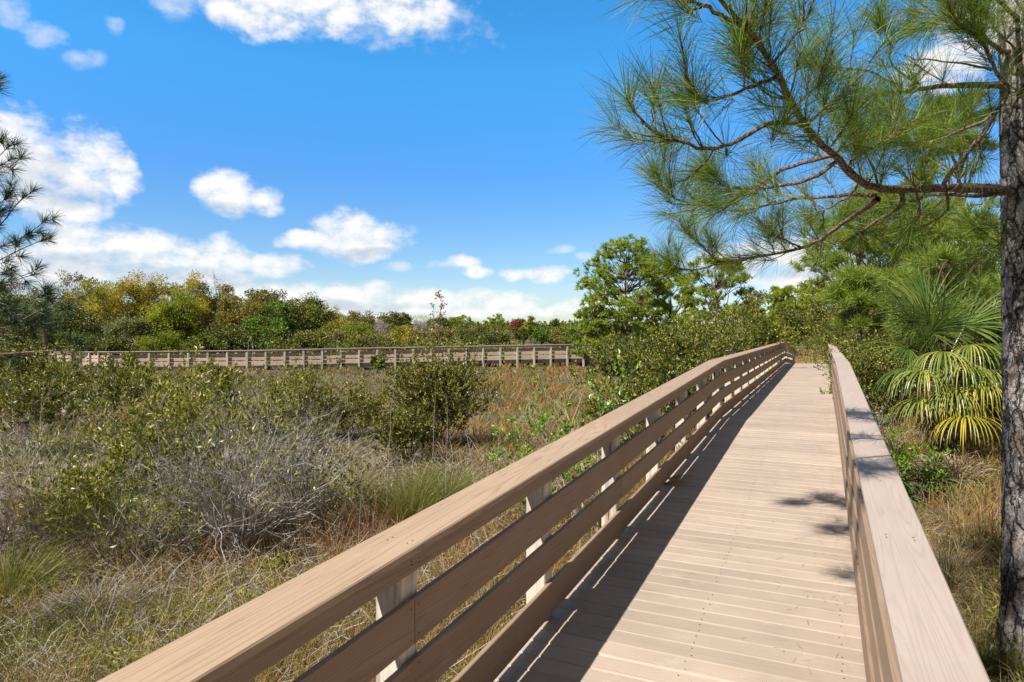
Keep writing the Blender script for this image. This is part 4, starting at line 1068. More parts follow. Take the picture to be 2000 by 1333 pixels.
# far-off wood that nobody could count, closing the horizon
rng = np.random.default_rng(77)
mb = MB(); n = 60000
az = rng.uniform(-1.25, 1.25, n); dd = rng.uniform(200, 330, n)
x = np.sin(az) * dd; y = np.cos(az) * dd
hh = 3.0 + 3.2 * fbm(x * 0.03 + 3, y * 0.02, 4)
P = np.stack([x, y, ground(x, y) + hh * rng.random(n) ** 0.6], -1)
leaves(mb, P, rdir(rng, n) + UP * .3, rng.uniform(0.7, 1.6, n), rng.uniform(0.5, 1.0, n), rng)
tag(mb.build('far_woods', M['oak']), 'far off wood closing the horizon', 'woods', kind='stuff')
# understory between the trees of the wood
mb = MB(); n = 26000
px = rng.uniform(-250, 690, n); dd = rng.uniform(50, 72, n)
x = (px - 1000) / F * dd; y = dd
hh = 0.6 + 2.4 * fbm(x * 0.25, y * 0.25 + 4, 3)
P = np.stack([x, y, ground(x, y) + hh * rng.random(n) ** 0.7], -1)
leaves(mb, P, rdir(rng, n) + UP * .3, rng.uniform(0.12, 0.26, n), rng.uniform(0.07, 0.14, n), rng)
tag(mb.build('undergrowth', M['oak']), 'dark undergrowth filling the wood', 'undergrowth', kind='stuff')
mb = MB(); n = 24000
px = rng.uniform(560, 1020, n); dd = rng.uniform(56, 120, n)
x = (px - 1000) / F * dd; y = dd
hh = 0.3 + 1.7 * fbm(x * 0.2, y * 0.2 + 9, 3)
P = np.stack([x, y, ground(x, y) + hh * rng.random(n) ** 0.7], -1)
leaves(mb, P, rdir(rng, n) + UP * .3, rng.uniform(0.12, 0.26, n), rng.uniform(0.07, 0.14, n), rng)
tag(mb.build('scrub', M['olive']), 'olive scrub beyond the distant boardwalk', 'scrub', kind='stuff')

# ------------------------------------------------------------------ marsh shrubs on the left
G2 = (0, 5, 5)
shrub('shrub', 'dark leafy myrtle shrub at the frame edge under the dark pine limb', 'shrub', 50, 13.0, 678, 125, M['myrtle'], M['greytwig'], 201, nstem=26, nch=G2, per=8, L=.07, W=.024, leaf_from=.38)
shrub('shrub', 'second dark myrtle shrub, wider and set behind the frame edge one', 'shrub', 190, 17.5, 695, 120, M['myrtle'], M['greytwig'], 202, nstem=24, nch=G2, per=8, L=.075, W=.028, leaf_from=.3)
shrub('shrub', 'tall slender leaved yellow green shrub whose top crosses the rail of the distant boardwalk', 'shrub', 345, 10.2, 698, 125, M['willow'], M['greytwig'], 203, nstem=26, nch=G2, per=8, L=.085, W=.019, leaf_from=.42, dome=.8)
shrub('shrub', 'slender leaved shrub drooping low on the side of the dead grey thicket', 'shrub', 235, 8.6, 790, 95, M['willow'], M['greytwig'], 204, nstem=15, nch=(0, 4, 5), per=7, L=.085, W=.019, leaf_from=.25, dome=1.1)
shrub('dead_shrub', 'big dead thicket of bleached grey stems', 'dead shrub', 455, 7.9, 722, 172, M['willow'], M['greytwig'], 205, nstem=60, nch=(0, 4, 6), per=0.2, L=.07, W=.018, leaf_from=.4, thick=.0125, wob=.27, dome=.8)
shrub('dead_shrub', 'thin dead grey bush leaning behind the big dead thicket', 'dead shrub', 590, 9.3, 745, 100, M['willow'], M['greytwig'], 206, nstem=26, nch=(0, 4, 6), per=0.3, L=.06, W=.018, leaf_from=.5, thick=.010, wob=.22)
shrub('dead_shrub', 'tangled dead grey bush below the frame edge myrtle', 'dead shrub', 95, 9.0, 800, 100, M['willow'], M['greytwig'], 207, nstem=26, nch=(0, 4, 6), per=0.12, L=.06, W=.018, leaf_from=.5, thick=.010, wob=.25)
shrub('dead_shrub', 'low brown dead brush at the frame edge', 'dead shrub', 10, 7.4, 900, 110, M['willow'], M['browntwig'], 208, nstem=40, nch=(0, 6, 7), per=0, thick=.005, wob=.28)
shrub('dead_shrub', 'low dead brush in front of the dark myrtles', 'dead shrub', 230, 7.2, 930, 90, M['willow'], M['browntwig'], 209, nstem=34, nch=(0, 6, 6), per=0, thick=.005, wob=.28)
shrub('dead_shrub', 'brown dead brush between the low frame edge brush and the large green tussock', 'dead shrub', 130, 8.0, 850, 95, M['willow'], M['browntwig'], 263, nstem=40, nch=(0, 6, 6), per=.1, thick=.006, wob=.28)
shrub('dead_shrub', 'small grey dead bush at the railing side of the big dead thicket', 'dead shrub', 640, 8.6, 850, 70, M['willow'], M['greytwig'], 264, nstem=26, nch=(0, 5, 6), per=.1, thick=.008, wob=.25)
shrub('dead_shrub', 'low grey dead brush in front of the slender leaved drooping shrub', 'dead shrub', 300, 7.4, 900, 80, M['willow'], M['greytwig'], 265, nstem=30, nch=(0, 5, 6), per=.15, thick=.007, wob=.28)
shrub('shrub', 'dark shrub hiding the far end of the distant boardwalk under the dark pine limb', 'shrub', 25, 21, 668, 90, M['myrtle'], M['browntwig'], 266, nstem=28, nch=(0, 5, 6), per=9, L=.08, W=.035, leaf_from=.05)
shrub('shrub', 'olive shrub with loose twiggy top against the distant boardwalk', 'shrub', 605, 15.5, 672, 72, M['olive'], M['greytwig'], 210, nstem=22, nch=G2, per=8, L=.06, W=.022, leaf_from=.2)
shrub('shrub', 'low olive shrub between the twiggy topped shrub and the round dark shrub', 'shrub', 700, 16.0, 716, 62, M['olive'], M['greytwig'], 211, nstem=20, nch=G2, per=8, L=.06, W=.024, leaf_from=.1)
shrub('shrub', 'large round dark shrub in the centre of the marsh', 'shrub', 850, 14.4, 672, 84, M['myrtle'], M['browntwig'], 212, nstem=34, nch=(0, 6, 6), per=10, L=.055, W=.024, leaf_from=.1, dome=.75)
shrub('shrub', 'low dark shrub hugging the foot of the round dark shrub', 'shrub', 800, 12.6, 785, 55, M['myrtle'], M['browntwig'], 213, nstem=20, nch=G2, per=8, L=.05, W=.022, leaf_from=.1)
shrub('shrub', 'flat yellow green shrub behind the dead thicket', 'shrub', 520, 13.0, 725, 65, M['willow'], M['greytwig'], 215, nstem=16, nch=G2, per=8, L=.06, W=.02, leaf_from=.2)
shrub('shrub', 'low shrub in front of the far end of the distant boardwalk', 'shrub', 110, 27, 700, 90, M['olive'], M['greytwig'], 216, nstem=22, nch=G2, per=9, L=.09, W=.04, leaf_from=.1)
shrub('shrub', 'low myrtle shrub before the corner of the distant boardwalk', 'shrub', 262, 25, 696, 80, M['willow'], M['greytwig'], 217, nstem=22, nch=G2, per=9, L=.09, W=.035, leaf_from=.1)
shrub('shrub', 'low dense shrub left of the twiggy topped shrub'.replace('left of', 'standing farther off than'), 'shrub', 420, 22, 702, 75, M['olive'], M['greytwig'], 218, nstem=20, nch=G2, per=9, L=.085, W=.035, leaf_from=.1)
shrub('shrub', 'tiny dark shrub touching the front of the distant boardwalk', 'shrub', 741, 42, 684, 13, M['oak'], M['greytwig'], 219, nstem=10, nch=(0, 4, 4), per=7, L=.12, W=.06, leaf_from=.1)
shrub('sapling', 'bright green leafy sapling leaning out beside the shaded railing', 'sapling', 1150, 8.3, 668, 120, M['bright'], M['greytwig'], 220, nstem=10, nch=(0, 4, 4), per=5, L=.055, W=.03, leaf_from=.2, thick=.010, dome=.75, wob=.2)
shrub('sapling', 'low bright green sapling spreading below the leaning one', 'sapling', 1045, 8.8, 795, 85, M['bright'], M['greytwig'], 221, nstem=8, nch=(0, 4, 4), per=5, L=.05, W=.028, leaf_from=.2, thick=.008, dome=.9, wob=.2)
shrub('dead_sapling', 'thin bare white sapling in the open golden meadow', 'dead sapling', 1065, 15.5, 705, 35, M['olive'], M['greytwig'], 222, nstem=4, nch=(0, 5, 4), per=0.5, L=.05, W=.02, thick=.012, leaf_from=.4)
# dense shrubs between the marsh and the walkway
shrub('shrub', 'tall yellow green shrub rising over the bend of the shaded railing', 'shrub', 1300, 20.5, 615, 80, M['yellowgreen'], M['browntwig'], 230, nstem=34, nch=(0, 6, 6), per=9, L=.065, W=.034, leaf_from=.12, dome=.7)
shrub('shrub', 'tallest yellow flecked shrub in front of the open flat limbed pine', 'shrub', 1385, 23, 592, 72, M['yellowgreen'], M['greytwig'], 231, nstem=34, nch=(0, 6, 6), per=9, L=.065, W=.034, leaf_from=.12, dome=.7)
shrub('shrub', 'yellow green shrub beside the flat stretch of the shaded railing', 'shrub', 1445, 27.5, 600, 52, M['yellowgreen'], M['browntwig'], 232, nstem=30, nch=(0, 6, 6), per=9, L=.075, W=.04, leaf_from=.1, dome=.7)
shrub('shrub', 'dark shrub where the distant boardwalk meets the thicket', 'shrub', 1222, 30, 655, 60, M['oak'], M['browntwig'], 233, nstem=30, nch=(0, 6, 6), per=9, L=.09, W=.045, leaf_from=.05, dome=.7)
shrub('shrub', 'dark bush at the foot of the round crowned pine', 'shrub', 1130, 52, 640, 38, M['oak'], M['browntwig'], 234, nstem=30, nch=(0, 6, 6), per=9, L=.13, W=.07, leaf_from=.05, dome=.7)
shrub('shrub', 'lower yellow green shrub close behind the railing bend', 'shrub', 1330, 16.5, 665, 68, M['yellowgreen'], M['browntwig'], 235, nstem=26, nch=G2, per=9, L=.06, W=.03, leaf_from=.1, dome=.7)
shrub('shrub', 'leafy green shrub between the sapling and the tall shrubs', 'shrub', 1240, 14.5, 700, 62, M['yellowgreen'], M['browntwig'], 236, nstem=24, nch=G2, per=9, L=.06, W=.032, leaf_from=.1, dome=.8)
shrub('shrub', 'light yellow green shrub behind the tallest flecked shrub', 'shrub', 1488, 40, 603, 42, M['lime'], M['browntwig'], 237, nstem=26, nch=(0, 6, 5), per=9, L=.11, W=.06, leaf_from=.1, dome=.7)
shrub('shrub', 'dark green shrub just past the end of the shaded railing', 'shrub', 1537, 58, 601, 42, M['oak'], M['browntwig'], 238, nstem=34, nch=(0, 6, 6), per=10, L=.13, W=.07, leaf_from=.03, dome=.7)
shrub('shrub', 'lower dark shrub inside the crest of the walkway', 'shrub', 1500, 49, 628, 34, M['myrtle'], M['browntwig'], 239, nstem=26, nch=G2, per=9, L=.11, W=.06, leaf_from=.05, dome=.8)
shrub('shrub', 'yellow green shrub closing the view beyond the sandy path', 'shrub', 1600, 76, 592, 46, M['yellowgreen'], M['browntwig'], 240, nstem=34, nch=(0, 6, 6), per=10, L=.15, W=.08, leaf_from=.03, dome=.7)
shrub('shrub', 'lime green shrub over the far tip of the sunlit railing', 'shrub', 1648, 56, 590, 34, M['lime'], M['browntwig'], 241, nstem=30, nch=(0, 6, 5), per=9, L=.13, W=.07, leaf_from=.03, dome=.7)
shrub('shrub', 'dark glossy hedge shrub along the crest of the sunlit railing', 'shrub', 1678, 32, 578, 46, M['yellowgreen'], M['browntwig'], 242, nstem=36, nch=(0, 6, 6), per=10, L=.075, W=.042, leaf_from=.05, dome=.65)
shrub('shrub', 'dark glossy shrub between the hedge and the fan palm', 'shrub', 1728, 21, 600, 58, M['myrtle'], M['browntwig'], 243, nstem=40, nch=(0, 6, 6), per=10, L=.055, W=.03, leaf_from=.05, dome=.65)
shrub('shrub', 'dark glossy shrub low under the young pine by the sunlit railing', 'shrub', 1698, 18.5, 650, 42, M['myrtle'], M['browntwig'], 244, nstem=28, nch=(0, 6, 6), per=10, L=.05, W=.028, leaf_from=.05, dome=.7)
shrub('shrub', 'shaded shrub behind the fan palm', 'shrub', 1890, 16, 560, 120, M['oak'], M['browntwig'], 245, nstem=36, nch=(0, 6, 6), per=10, L=.06, W=.034, leaf_from=.05, dome=.6)
shrub('shrub', 'shrub in the gap behind the plated trunk', 'shrub', 2030, 12, 600, 110, M['yellowgreen'], M['browntwig'], 246, nstem=30, nch=(0, 6, 6), per=9, L=.06, W=.032, leaf_from=.05, dome=.7)
shrub('shrub', 'dark hedge shrub nearest the crest of the sunlit railing', 'shrub', 1672, 26, 606, 46, M['yellowgreen'], M['browntwig'], 261, nstem=36, nch=(0, 6, 6), per=10, L=.06, W=.034, leaf_from=.03, dome=.6)
shrub('shrub', 'dark hedge shrub under the needles of the young pine', 'shrub', 1712, 15.5, 628, 50, M['yellowgreen'], M['browntwig'], 262, nstem=36, nch=(0, 6, 6), per=10, L=.045, W=.026, leaf_from=.03, dome=.6)
shrub('dead_shrub', 'bare grey twiggy bush in front of the blue green palmetto', 'dead shrub', 1712, 12.5, 715, 42, M['willow'], M['greytwig'], 247, nstem=26, nch=(0, 5, 6), per=0.15, L=.05, W=.015, thick=.005, wob=.22)
shrub('small_shrub', 'small glossy green shrub at the foot of the blue green palmetto', 'shrub', 1722, 9.6, 812, 42, M['bright'], M['browntwig'], 248, nstem=16, nch=(0, 4, 4), per=8, L=.05, W=.022, leaf_from=.05)
shrub('small_shrub', 'small lime leaved sprout under the yellow frond', 'shrub', 1802, 9.4, 865, 34, M['bright'], M['browntwig'], 249, nstem=9, nch=(0, 3, 4), per=7, L=.055, W=.022, leaf_from=.05)
shrub('small_shrub', 'small pale flowered weed against the shaded railing', 'weed', 535, 7.15, 1080, 48, M['willow'], M['browntwig'], 250, nstem=14, nch=(0, 5, 5), per=6, L=.022, W=.014, leaf_from=.3)
shrub('small_shrub', 'small bright green seedling among the grey thatch', 'weed', 118, 7.6, 1058, 24, M['bright'], M['browntwig'], 251, nstem=8, nch=(0, 3, 3), per=6, L=.045, W=.025, leaf_from=.1)
shrub('small_shrub', 'small bright leaved sprout under the dead thicket', 'weed', 305, 7.75, 1030, 18, M['bright'], M['browntwig'], 252, nstem=6, nch=(0, 3, 3), per=5, L=.055, W=.022, leaf_from=.1)
shrub('small_shrub', 'leafy weed beside the plated trunk', 'weed', 1952, 6.9, 1040, 26, M['willow'], M['browntwig'], 253, nstem=10, nch=(0, 4, 4), per=6, L=.03, W=.018, leaf_from=.2)


# ------------------------------------------------------------------ palms
def fan(mb, c, d, upv, size, rng, nseg=36, arc=135, droop=0.5, w=0.035, fold=0.3, curve=0.35):
    """palmate leaf: segments radiate from hastula c in the plane of d and the side axis; d points along the midrib"""
    d = norm(d); s = norm(np.cross(d, upv)); n = norm(np.cross(s, d))
    V = []; Q = []
    for i, a in enumerate(np.radians(np.linspace(-arc, arc, nseg))):
        L = size * (0.62 + 0.38 * cos(a * 0.62)) * rng.uniform(0.88, 1.08)
        e = norm(d * cos(a) + s * sin(a) + n * (-curve * (1 - cos(a)) * 0.3 + 0.10 * rng.normal() * 0.5))
        side = norm(-d * sin(a) + s * cos(a))
        m = 7; k = rng.uniform(0.75, 1.25)
        t = np.linspace(0, 1, m)
        p = c.copy(); dir_ = e.copy(); pts = [p.copy()]
        for j in range(m - 1):
            dir_ = norm(dir_ - UP * droop * k * (0.06 + 0.85 * (t[j + 1] ** 2)) + s * rng.normal(0, .03))
            p = p + dir_ * L / (m - 1); pts.append(p.copy())
        pts = np.array(pts)
        ww = w * 0.46 * size * np.interp(t, [0, 0.12, 0.45, 0.8, 1], [0.35, 0.8, 1.0, 0.55, 0.04])
        nn = np.cross(side, norm(np.gradient(pts, axis=0)))
        vs = np.stack([pts - side * ww[:, None] + nn * (ww * fold)[:, None], pts, pts + side * ww[:, None] + nn * (ww * fold)[:, None]], 1)
        b = len(V) * 0 + mb.n
        ii = np.arange(m * 3).reshape(m, 3)
        q = np.concatenate([np.stack([ii[:-1, 0], ii[:-1, 1], ii[1:, 1], ii[1:, 0]], -1), np.stack([ii[:-1, 1], ii[:-1, 2], ii[1:, 2], ii[1:, 1]], -1)])
        mb.add(vs.reshape(-1, 3), q)


def palm(name, label, cat, px, d, fr, crown_z, trunk_h, mat_main, seed, size=0.8, pet=0.6, nseg=36, spread=1.0, trunk_r=0.14, group=None, ground_dz=0.0, x=None):
    rng = np.random.default_rng(seed)
    x = (px - 1000) / F * d if x is None else x
    y = d; gz = float(ground(x, y))
    root = thing(name, label, cat, (x, y, gz), group)
    base = np.array([x, y, gz]); cz = base + UP * crown_z
    if trunk_h > 0:
        mb = MB(); items = []
        t = np.linspace(0, 1, 10)
        items.append((base + UP * np.linspace(-0.1, trunk_h, 10)[:, None], trunk_r * (1 + 0.1 * np.sin(t * 25))))
        tubes(mb, items, 12)
        it = []
        for k in range(60):          # old leaf bases
            a = rng.uniform(0, 2 * pi); z = rng.uniform(0.02, trunk_h)
            p = base + np.array([cos(a), sin(a), 0]) * trunk_r * 0.9 + UP * z
            q = p + np.array([cos(a), sin(a), 0]) * 0.10 + UP * rng.uniform(0.08, 0.2)
            it.append((np.array([p, (p + q) / 2 + UP * -0.01, q]), np.array([0.03, 0.025, 0.01])))
        tubes(mb, it, 4)
        mb.build('trunk', M['browntwig'], root)
    for (az, el, sz, dr, mat, lab, pl, fel) in fr:
        mb = MB()
        h = np.array([cos(az) * cos(el), sin(az) * cos(el), sin(el)])
        L = pet * pl
        t = np.linspace(0, 1, 6)[:, None]
        sag = 0.16 * L * max(0.1, cos(el))
        start = base + UP * (crown_z * rng.uniform(0.9, 1.05)) if crown_z > 0.25 else base + UP * 0.05
        pts = start + h * L * t - UP * sag * t ** 2
        tubes(mb, [(pts, np.linspace(0.014, 0.008, 6))], 4)
        dd = norm(pts[-1] - pts[-2])
        if fel is not None: dd = np.array([cos(az) * cos(fel), sin(az) * cos(fel), sin(fel)])
        fan(mb, pts[-1], dd, UP if abs(dd[2]) < 0.95 else np.array([0, 1., 0]), size * sz, rng, nseg=nseg, droop=dr, arc=rng.uniform(105, 140), w=0.030)
        o = mb.build('frond', mat, root)
        if lab: o['label'] = lab
    return root


R_ = radians
def fr(az, el, sz=1.0, dr=0.5, m='palm', lab=None, pl=1.0, fel=None): return (R_(az), R_(el), sz, dr, M[m], lab, pl, None if fel is None else R_(fel))
# fan palm beside the plated trunk (camera lies towards -y, so az 270 faces it)
palm('fan_palm', 'big fan palm with drooping pale green fronds and one yellow frond', 'palm', 1846, 10.4, [
    fr(120, 74, 1.25, .12, 'palm', None, 1.5), fr(60, 76, 1.2, .12, 'palm', None, 1.4), fr(175, 58, 1.25, .2, 'palm', None, 1.5), fr(200, 66, 1.15, .18, 'palm', None, 1.3), fr(15, 60, 1.15, .2, 'palm', None, 1.3), fr(95, 70, 1.15, .15, 'palm', None, 1.6), fr(230, 74, 1.0, .15, 'palm', None, 1.2), fr(330, 40, 1.1, .4), fr(140, 35, 1.1, .35), fr(40, 25, 1.1, .4),
    fr(235, 40, 1.0, 1.1, 'palm_pale', 'pale drooping frond', 1, 5), fr(285, 45, 1.0, 1.1, 'palm_pale', 'pale drooping frond', 1, 10), fr(210, 18, 1.05, 1.0, 'palm_pale', 'pale drooping frond', 1, 0), fr(262, 10, .95, 1.1, 'palm_pale', 'pale drooping frond', .9, 0),
    fr(305, 12, 1.05, 1.0, 'palm_pale', 'pale drooping frond', 1, 5), fr(345, 8, 1.0, .8, 'palm'), fr(180, 5, 1.0, .8, 'palm'), fr(250, -28, .95, 1.1, 'palm_pale', 'pale drooping frond', .9, -10), fr(292, -15, 1.0, 1.1, 'palm_yellow', 'yellowing frond', 1, 0),
    fr(320, -15, .95, .9, 'palm_pale', 'pale drooping frond'), fr(262, -42, 1.1, .95, 'palm_yellow', 'bright yellow dying frond', 1.25, 12), fr(290, -52, .95, .95, 'palm_yellow', 'bright yellow dying frond', 1.0, 5), fr(205, -22, .9, .9, 'palm_pale', 'pale drooping frond', 1, 0), fr(350, -40, .9, .9, 'palm_dead', 'dead brown frond'),
    fr(315, -62, .85, 1.0, 'palm_dead', 'dead brown frond'), fr(230, -70, .7, 1.0, 'palm_dead', 'dead brown frond'), fr(15, -10, 1., .8, 'palm'), fr(0, 28, 1.05, .6, 'palm'), fr(275, -75, .75, 1.0, 'palm_dead', 'dead brown frond'), fr(200, -65, .8, 1.0, 'palm_dead', 'dead brown frond'), fr(335, -55, .9, 1.0, 'palm_dead', 'dead brown frond'), fr(225, -48, .9, 1.1, 'palm_yellow', 'bright yellow dying frond', .9, 0)],
    1.62, 1.5, M['palm'], 300, size=0.76, pet=0.60, nseg=44)
palm('fan_palm', 'half hidden fan palm with upright dark fans behind the big fan palm', 'palm', 1935, 12.6, [fr(a, e, 1.0, .3) for a, e in ((100, 65), (150, 50), (200, 45), (240, 30), (280, 35), (320, 45), (20, 40), (60, 60), (180, 10), (300, 5), (220, -15))] +
     [fr(265, -10, 1.0, .7, 'palm_pale', 'pale drooping frond')], 1.7, 1.6, M['palm'], 301, size=0.95, pet=0.8, nseg=30)
palm('palmetto', 'blue green saw palmetto close beside the sunlit railing', 'palmetto', 1768, 9.9, [fr(a, e, 1.0, .22, 'palm_blue') for a, e in ((200, 30), (170, 45), (225, 20), (250, 35), (190, 8), (215, 55), (280, 40), (150, 25), (235, -2), (120, 50), (300, 25))],
     0.35, 0.0, M['palm_blue'], 302, size=0.62, pet=0.55, nseg=28)
palm('palmetto', 'bright palmetto clump beyond the end of the walkway', 'palmetto', 1592, 56, [fr(a, e, 1.3, .3, 'palm_pale') for a, e in ((200, 40), (170, 55), (230, 25), (250, 45), (280, 30), (300, 55), (330, 35), (150, 30), (100, 60), (270, 70))],
     0.5, 0.0, M['palm'], 303, size=1.3, pet=1.2, nseg=20)
palm('palmetto', 'palmetto at the foot of the round crowned pine', 'palmetto', 1232, 36, [fr(a, e, 1.1, .4, 'palm_blue') for a, e in ((200, 40), (170, 55), (230, 25), (250, 45), (280, 30), (300, 55), (330, 35), (150, 30))],
     1.6, 1.4, M['palm'], 304, size=0.9, pet=.8, nseg=20)
palm('fan_palm', 'cabbage palm standing in front of the rusty leaved tree', 'palm', 88, 44, [fr(a, e, 1.0, .35) for a in range(0, 360, 40) for e in (55, 15, -15)], 4.6, 4.4, M['palm'], 305, size=1.0, pet=.9, nseg=16)

# ------------------------------------------------------------------ dead stalks, twigs and seed heads
def stalk(label, px, d, ytop, mat, seed, r=0.006, head=0, lean=0.02, branches=0, ybase=None):
    rng = np.random.default_rng(seed)
    x = (px - 1000) / F * d; y = d; gz = float(ground(x, y)); h = CZ - (ytop - HZ) / F * d - gz
    root = thing('dead_stalk', label, 'dead stalk', (x, y, gz))
    items = []; b = np.array([x, y, gz - .05])
    t = np.linspace(0, 1, 10)[:, None]
    pts = b + UP * (h + .05) * t + np.array([lean * h, 0, 0]) * t ** 2 + np.cumsum(rng.normal(size=(10, 3)), 0) * [h * .004, h * .004, 0]
    items.append((pts, np.linspace(r, r * 0.45, 10)))
    ml = MB(); heads = []
    for k in range(branches):
        i = rng.integers(6, 10); a = rng.uniform(0, 2 * pi); L = h * rng.uniform(.03, .08)
        q = pts[min(i, 9)] + np.array([cos(a) * .5, sin(a) * .5, 1]) * L * np.linspace(0, 1, 4)[:, None]
        items.append((q, np.linspace(r * .5, r * .3, 4)))
        if head:
            n = head; P = q[-1] + rng.normal(size=(n, 3)) * L * .25; leaves(ml, P, rdir(rng, n), L * .45, L * .34, rng); heads.append(ml); ml = MB()
    mb = MB(); tubes(mb, items, 4); mb.build('stem', mat, root)
    for hm in heads: hm.build('seed_head', M['palm_dead'], root)
    return root


stalk('tallest dead stalk with clumped seed heads standing up past the wood', 857, 30, 588, M['browntwig'], 401, r=.022, head=14, branches=14)
stalk('shorter dark dead stalk close beside the tallest one', 848, 30.5, 604, M['browntwig'], 402, r=.022, head=10, branches=6, lean=-.01)
stalk('thin straw stalk in front of the low olive shrub', 755, 8.6, 735, M['greytwig'], 403, r=.0045, branches=0)
stalk('thin straw stalk crossing the round dark shrub', 842, 9.6, 745, M['greytwig'], 404, r=.004)
stalk('thin pale stalk before the far flank of the round dark shrub', 872, 9.2, 770, M['greytwig'], 405, r=.0035, lean=-.02)
stalk('bent pale stalk rising near the cap joint of the shaded railing', 930, 8.2, 850, M['greytwig'], 406, r=.005, branches=3, lean=-.1)
stalk('short pale stalk at the near side of the dead thicket', 700, 7.6, 950, M['greytwig'], 407, r=.004, lean=.05)
stalk('dead forked stalk before the frame edge myrtle', 72, 9.2, 745, M['greytwig'], 408, r=.009, branches=6, lean=.03)
stalk('pale plume stalk over the rail below the broad brown tree', 484, 39, 665, M['greytwig'], 409, r=.02)
stalk('pale plume stalk beside another one over the rail', 494, 39.5, 668, M['greytwig'], 410, r=.02)
stalk('pale grass stem in the shade of the sapling', 968, 9.0, 800, M['greytwig'], 411, r=.0035, lean=.06)

# broken forked branch leaning out of the dead thicket
root = thing('dead_branch', 'broken pale forked branch leaning from the thatch up into the dead thicket', 'dead branch', at(330, 1085, 7.6))
items = []
p = [at(328, 1088, 7.55), at(352, 1062, 7.6), at(392, 1032, 7.65), at(420, 1012, 7.7), at(460, 985, 7.8)]
items.append((spline(p, 12), np.linspace(.017, .008, 12)))
p = [at(331, 1085, 7.56), at(331, 1030, 7.5), at(325, 980, 7.5), at(310, 920, 7.5), at(290, 870, 7.55)]
items.append((spline(p, 12), np.linspace(.011, .004, 12)))
p = [at(420, 1013, 7.7), at(440, 1020, 7.6), at(470, 1012, 7.5)]
items.append((spline(p, 8), np.linspace(.008, .003, 8)))
p = [at(392, 1032, 7.65), at(340, 940, 7.6), at(320, 930, 7.5), at(270, 905, 7.5)]
items.append((spline(p, 8), np.linspace(.007, .003, 8)))
mb = MB(); tubes(mb, items, 6); mb.build('limb', M['greytwig'], root, smooth=True)

# dry grass sprig poking out under the bottom board onto the deck
for (px, py, d, sd) in ((1335, 902, 8.9, 1), (1318, 918, 8.6, 2)):
    rng = np.random.default_rng(sd)
    a0 = 7.3 + 0.25 * (2 - sd); l0 = -1.62
    b = np.array([a0 * ST + l0 * CT, a0 * CT - l0 * ST, float(deckz(a0)) + 0.004])
    root = thing('grass_sprig', 'dry grass plume poking out under the bottom board onto the deck' if sd == 1 else 'lower dry grass stem lying on the shaded deck edge', 'grass sprig', b)
    mb = MB(); n = 26
    D = norm(NV * 1.0 + TV * rng.normal(0.15, .18, (n, 1)) + UP * rng.uniform(0.05, .35, (n, 1)))
    blades(mb, np.repeat(b[None], n, 0) + rng.normal(size=(n, 3)) * .004, D, rng.uniform(.2, .42, n), .004, np.tile(-UP, (n, 1)), rng, .25)
    mb.build('stems', M['dry'], root)

# ------------------------------------------------------------------ grass tussocks one can tell apart
def tussock(label, px, d, r, h, mat, seed, n=700, w=0.005, droop=0.8, name='grass_tussock'):
    rng = np.random.default_rng(seed)
    x = (px - 1000) / F * d; y = d; gz = float(ground(x, y))
    az = rng.uniform(0, 2 * pi, n); u = rng.random(n) ** 0.6
    P = np.stack([x + np.cos(az) * r * .32 * u, y + np.sin(az) * r * .32 * u, np.full(n, gz - 0.01)], -1)
    out = np.stack([np.cos(az), np.sin(az), np.zeros(n)], -1)
    D = norm(UP + out * (u * 0.9)[:, None] + rng.normal(size=(n, 3)) * .26)
    mb = MB(); blades(mb, P, D, h * rng.uniform(.6, 1.25, n), w * rng.uniform(.7, 1.2, n), norm(out - UP * .9), rng, droop * rng.uniform(.5, 1.3, n))
    return tag(mb.build(name, mat, origin=(x, y, gz)), label, 'grass tussock')


tussock('large arching green and straw tussock in front of the dead thicket', 225, 7.9, .6, .95, M['greengrass'], 501, n=1500)
tussock('straw coloured skirt of dead blades under the large green tussock', 250, 7.6, .7, .6, M['thatch'], 502, n=1200, droop=1.2)
tussock('grey collapsed tussock near the bottom of the marsh', 190, 5.9, .75, .45, M['thatch'], 503, n=1000, droop=1.5)
tussock('straw tussock catching light beside the round dark shrub', 940, 9.7, .5, .6, M['dry'], 504, n=900, droop=1.1)
tussock('tall green rush tussock below the round dark shrub', 800, 8.8, .45, .9, M['greengrass'], 505, n=800, droop=.6)
tussock('tall rush tussock under the low olive shrub', 870, 9.4, .45, .85, M['greengrass'], 506, n=700, droop=.6)
tussock('green tussock at the frame edge over the thatch', 15, 6.4, .5, .7, M['greengrass'], 507, n=800)
tussock('pale tussock beside the dead thicket towards the railing', 690, 10.2, .6, .7, M['dry'], 508, n=900, droop=1.1)
tussock('rusty stemmed tussock at the railing side of the thatch', 652, 7.5, .25, .7, M['rustgrass'], 509, n=70, droop=.25)
tussock('rusty stemmed tussock taller than the one at the thatch', 722, 8.0, .25, .8, M['rustgrass'], 510, n=80, droop=.25)
tussock('single rusty spike clump below the tangled dead bush', 66, 8.6, .14, .8, M['rustgrass'], 511, n=140, droop=.15)
tussock('curving dry tussock on the sunlit side of the plated trunk', 1850, 6.6, .4, .65, M['dry'], 512, n=500, droop=.9)
tussock('green tussock at the foot of the plated trunk', 1925, 4.9, .22, .4, M['greengrass'], 513, n=260, droop=.6)
tussock('heap of dead palm blades under the fan palm', 1865, 9.6, .6, .5, M['palm_dead'], 514, n=420, w=.02, droop=1.1)
tussock('straw tussock beside the small glossy shrub', 1760, 8.6, .4, .5, M['dry'], 515, n=600, droop=.9)

# ------------------------------------------------------------------ ground cover
rng = np.random.default_rng(2024)


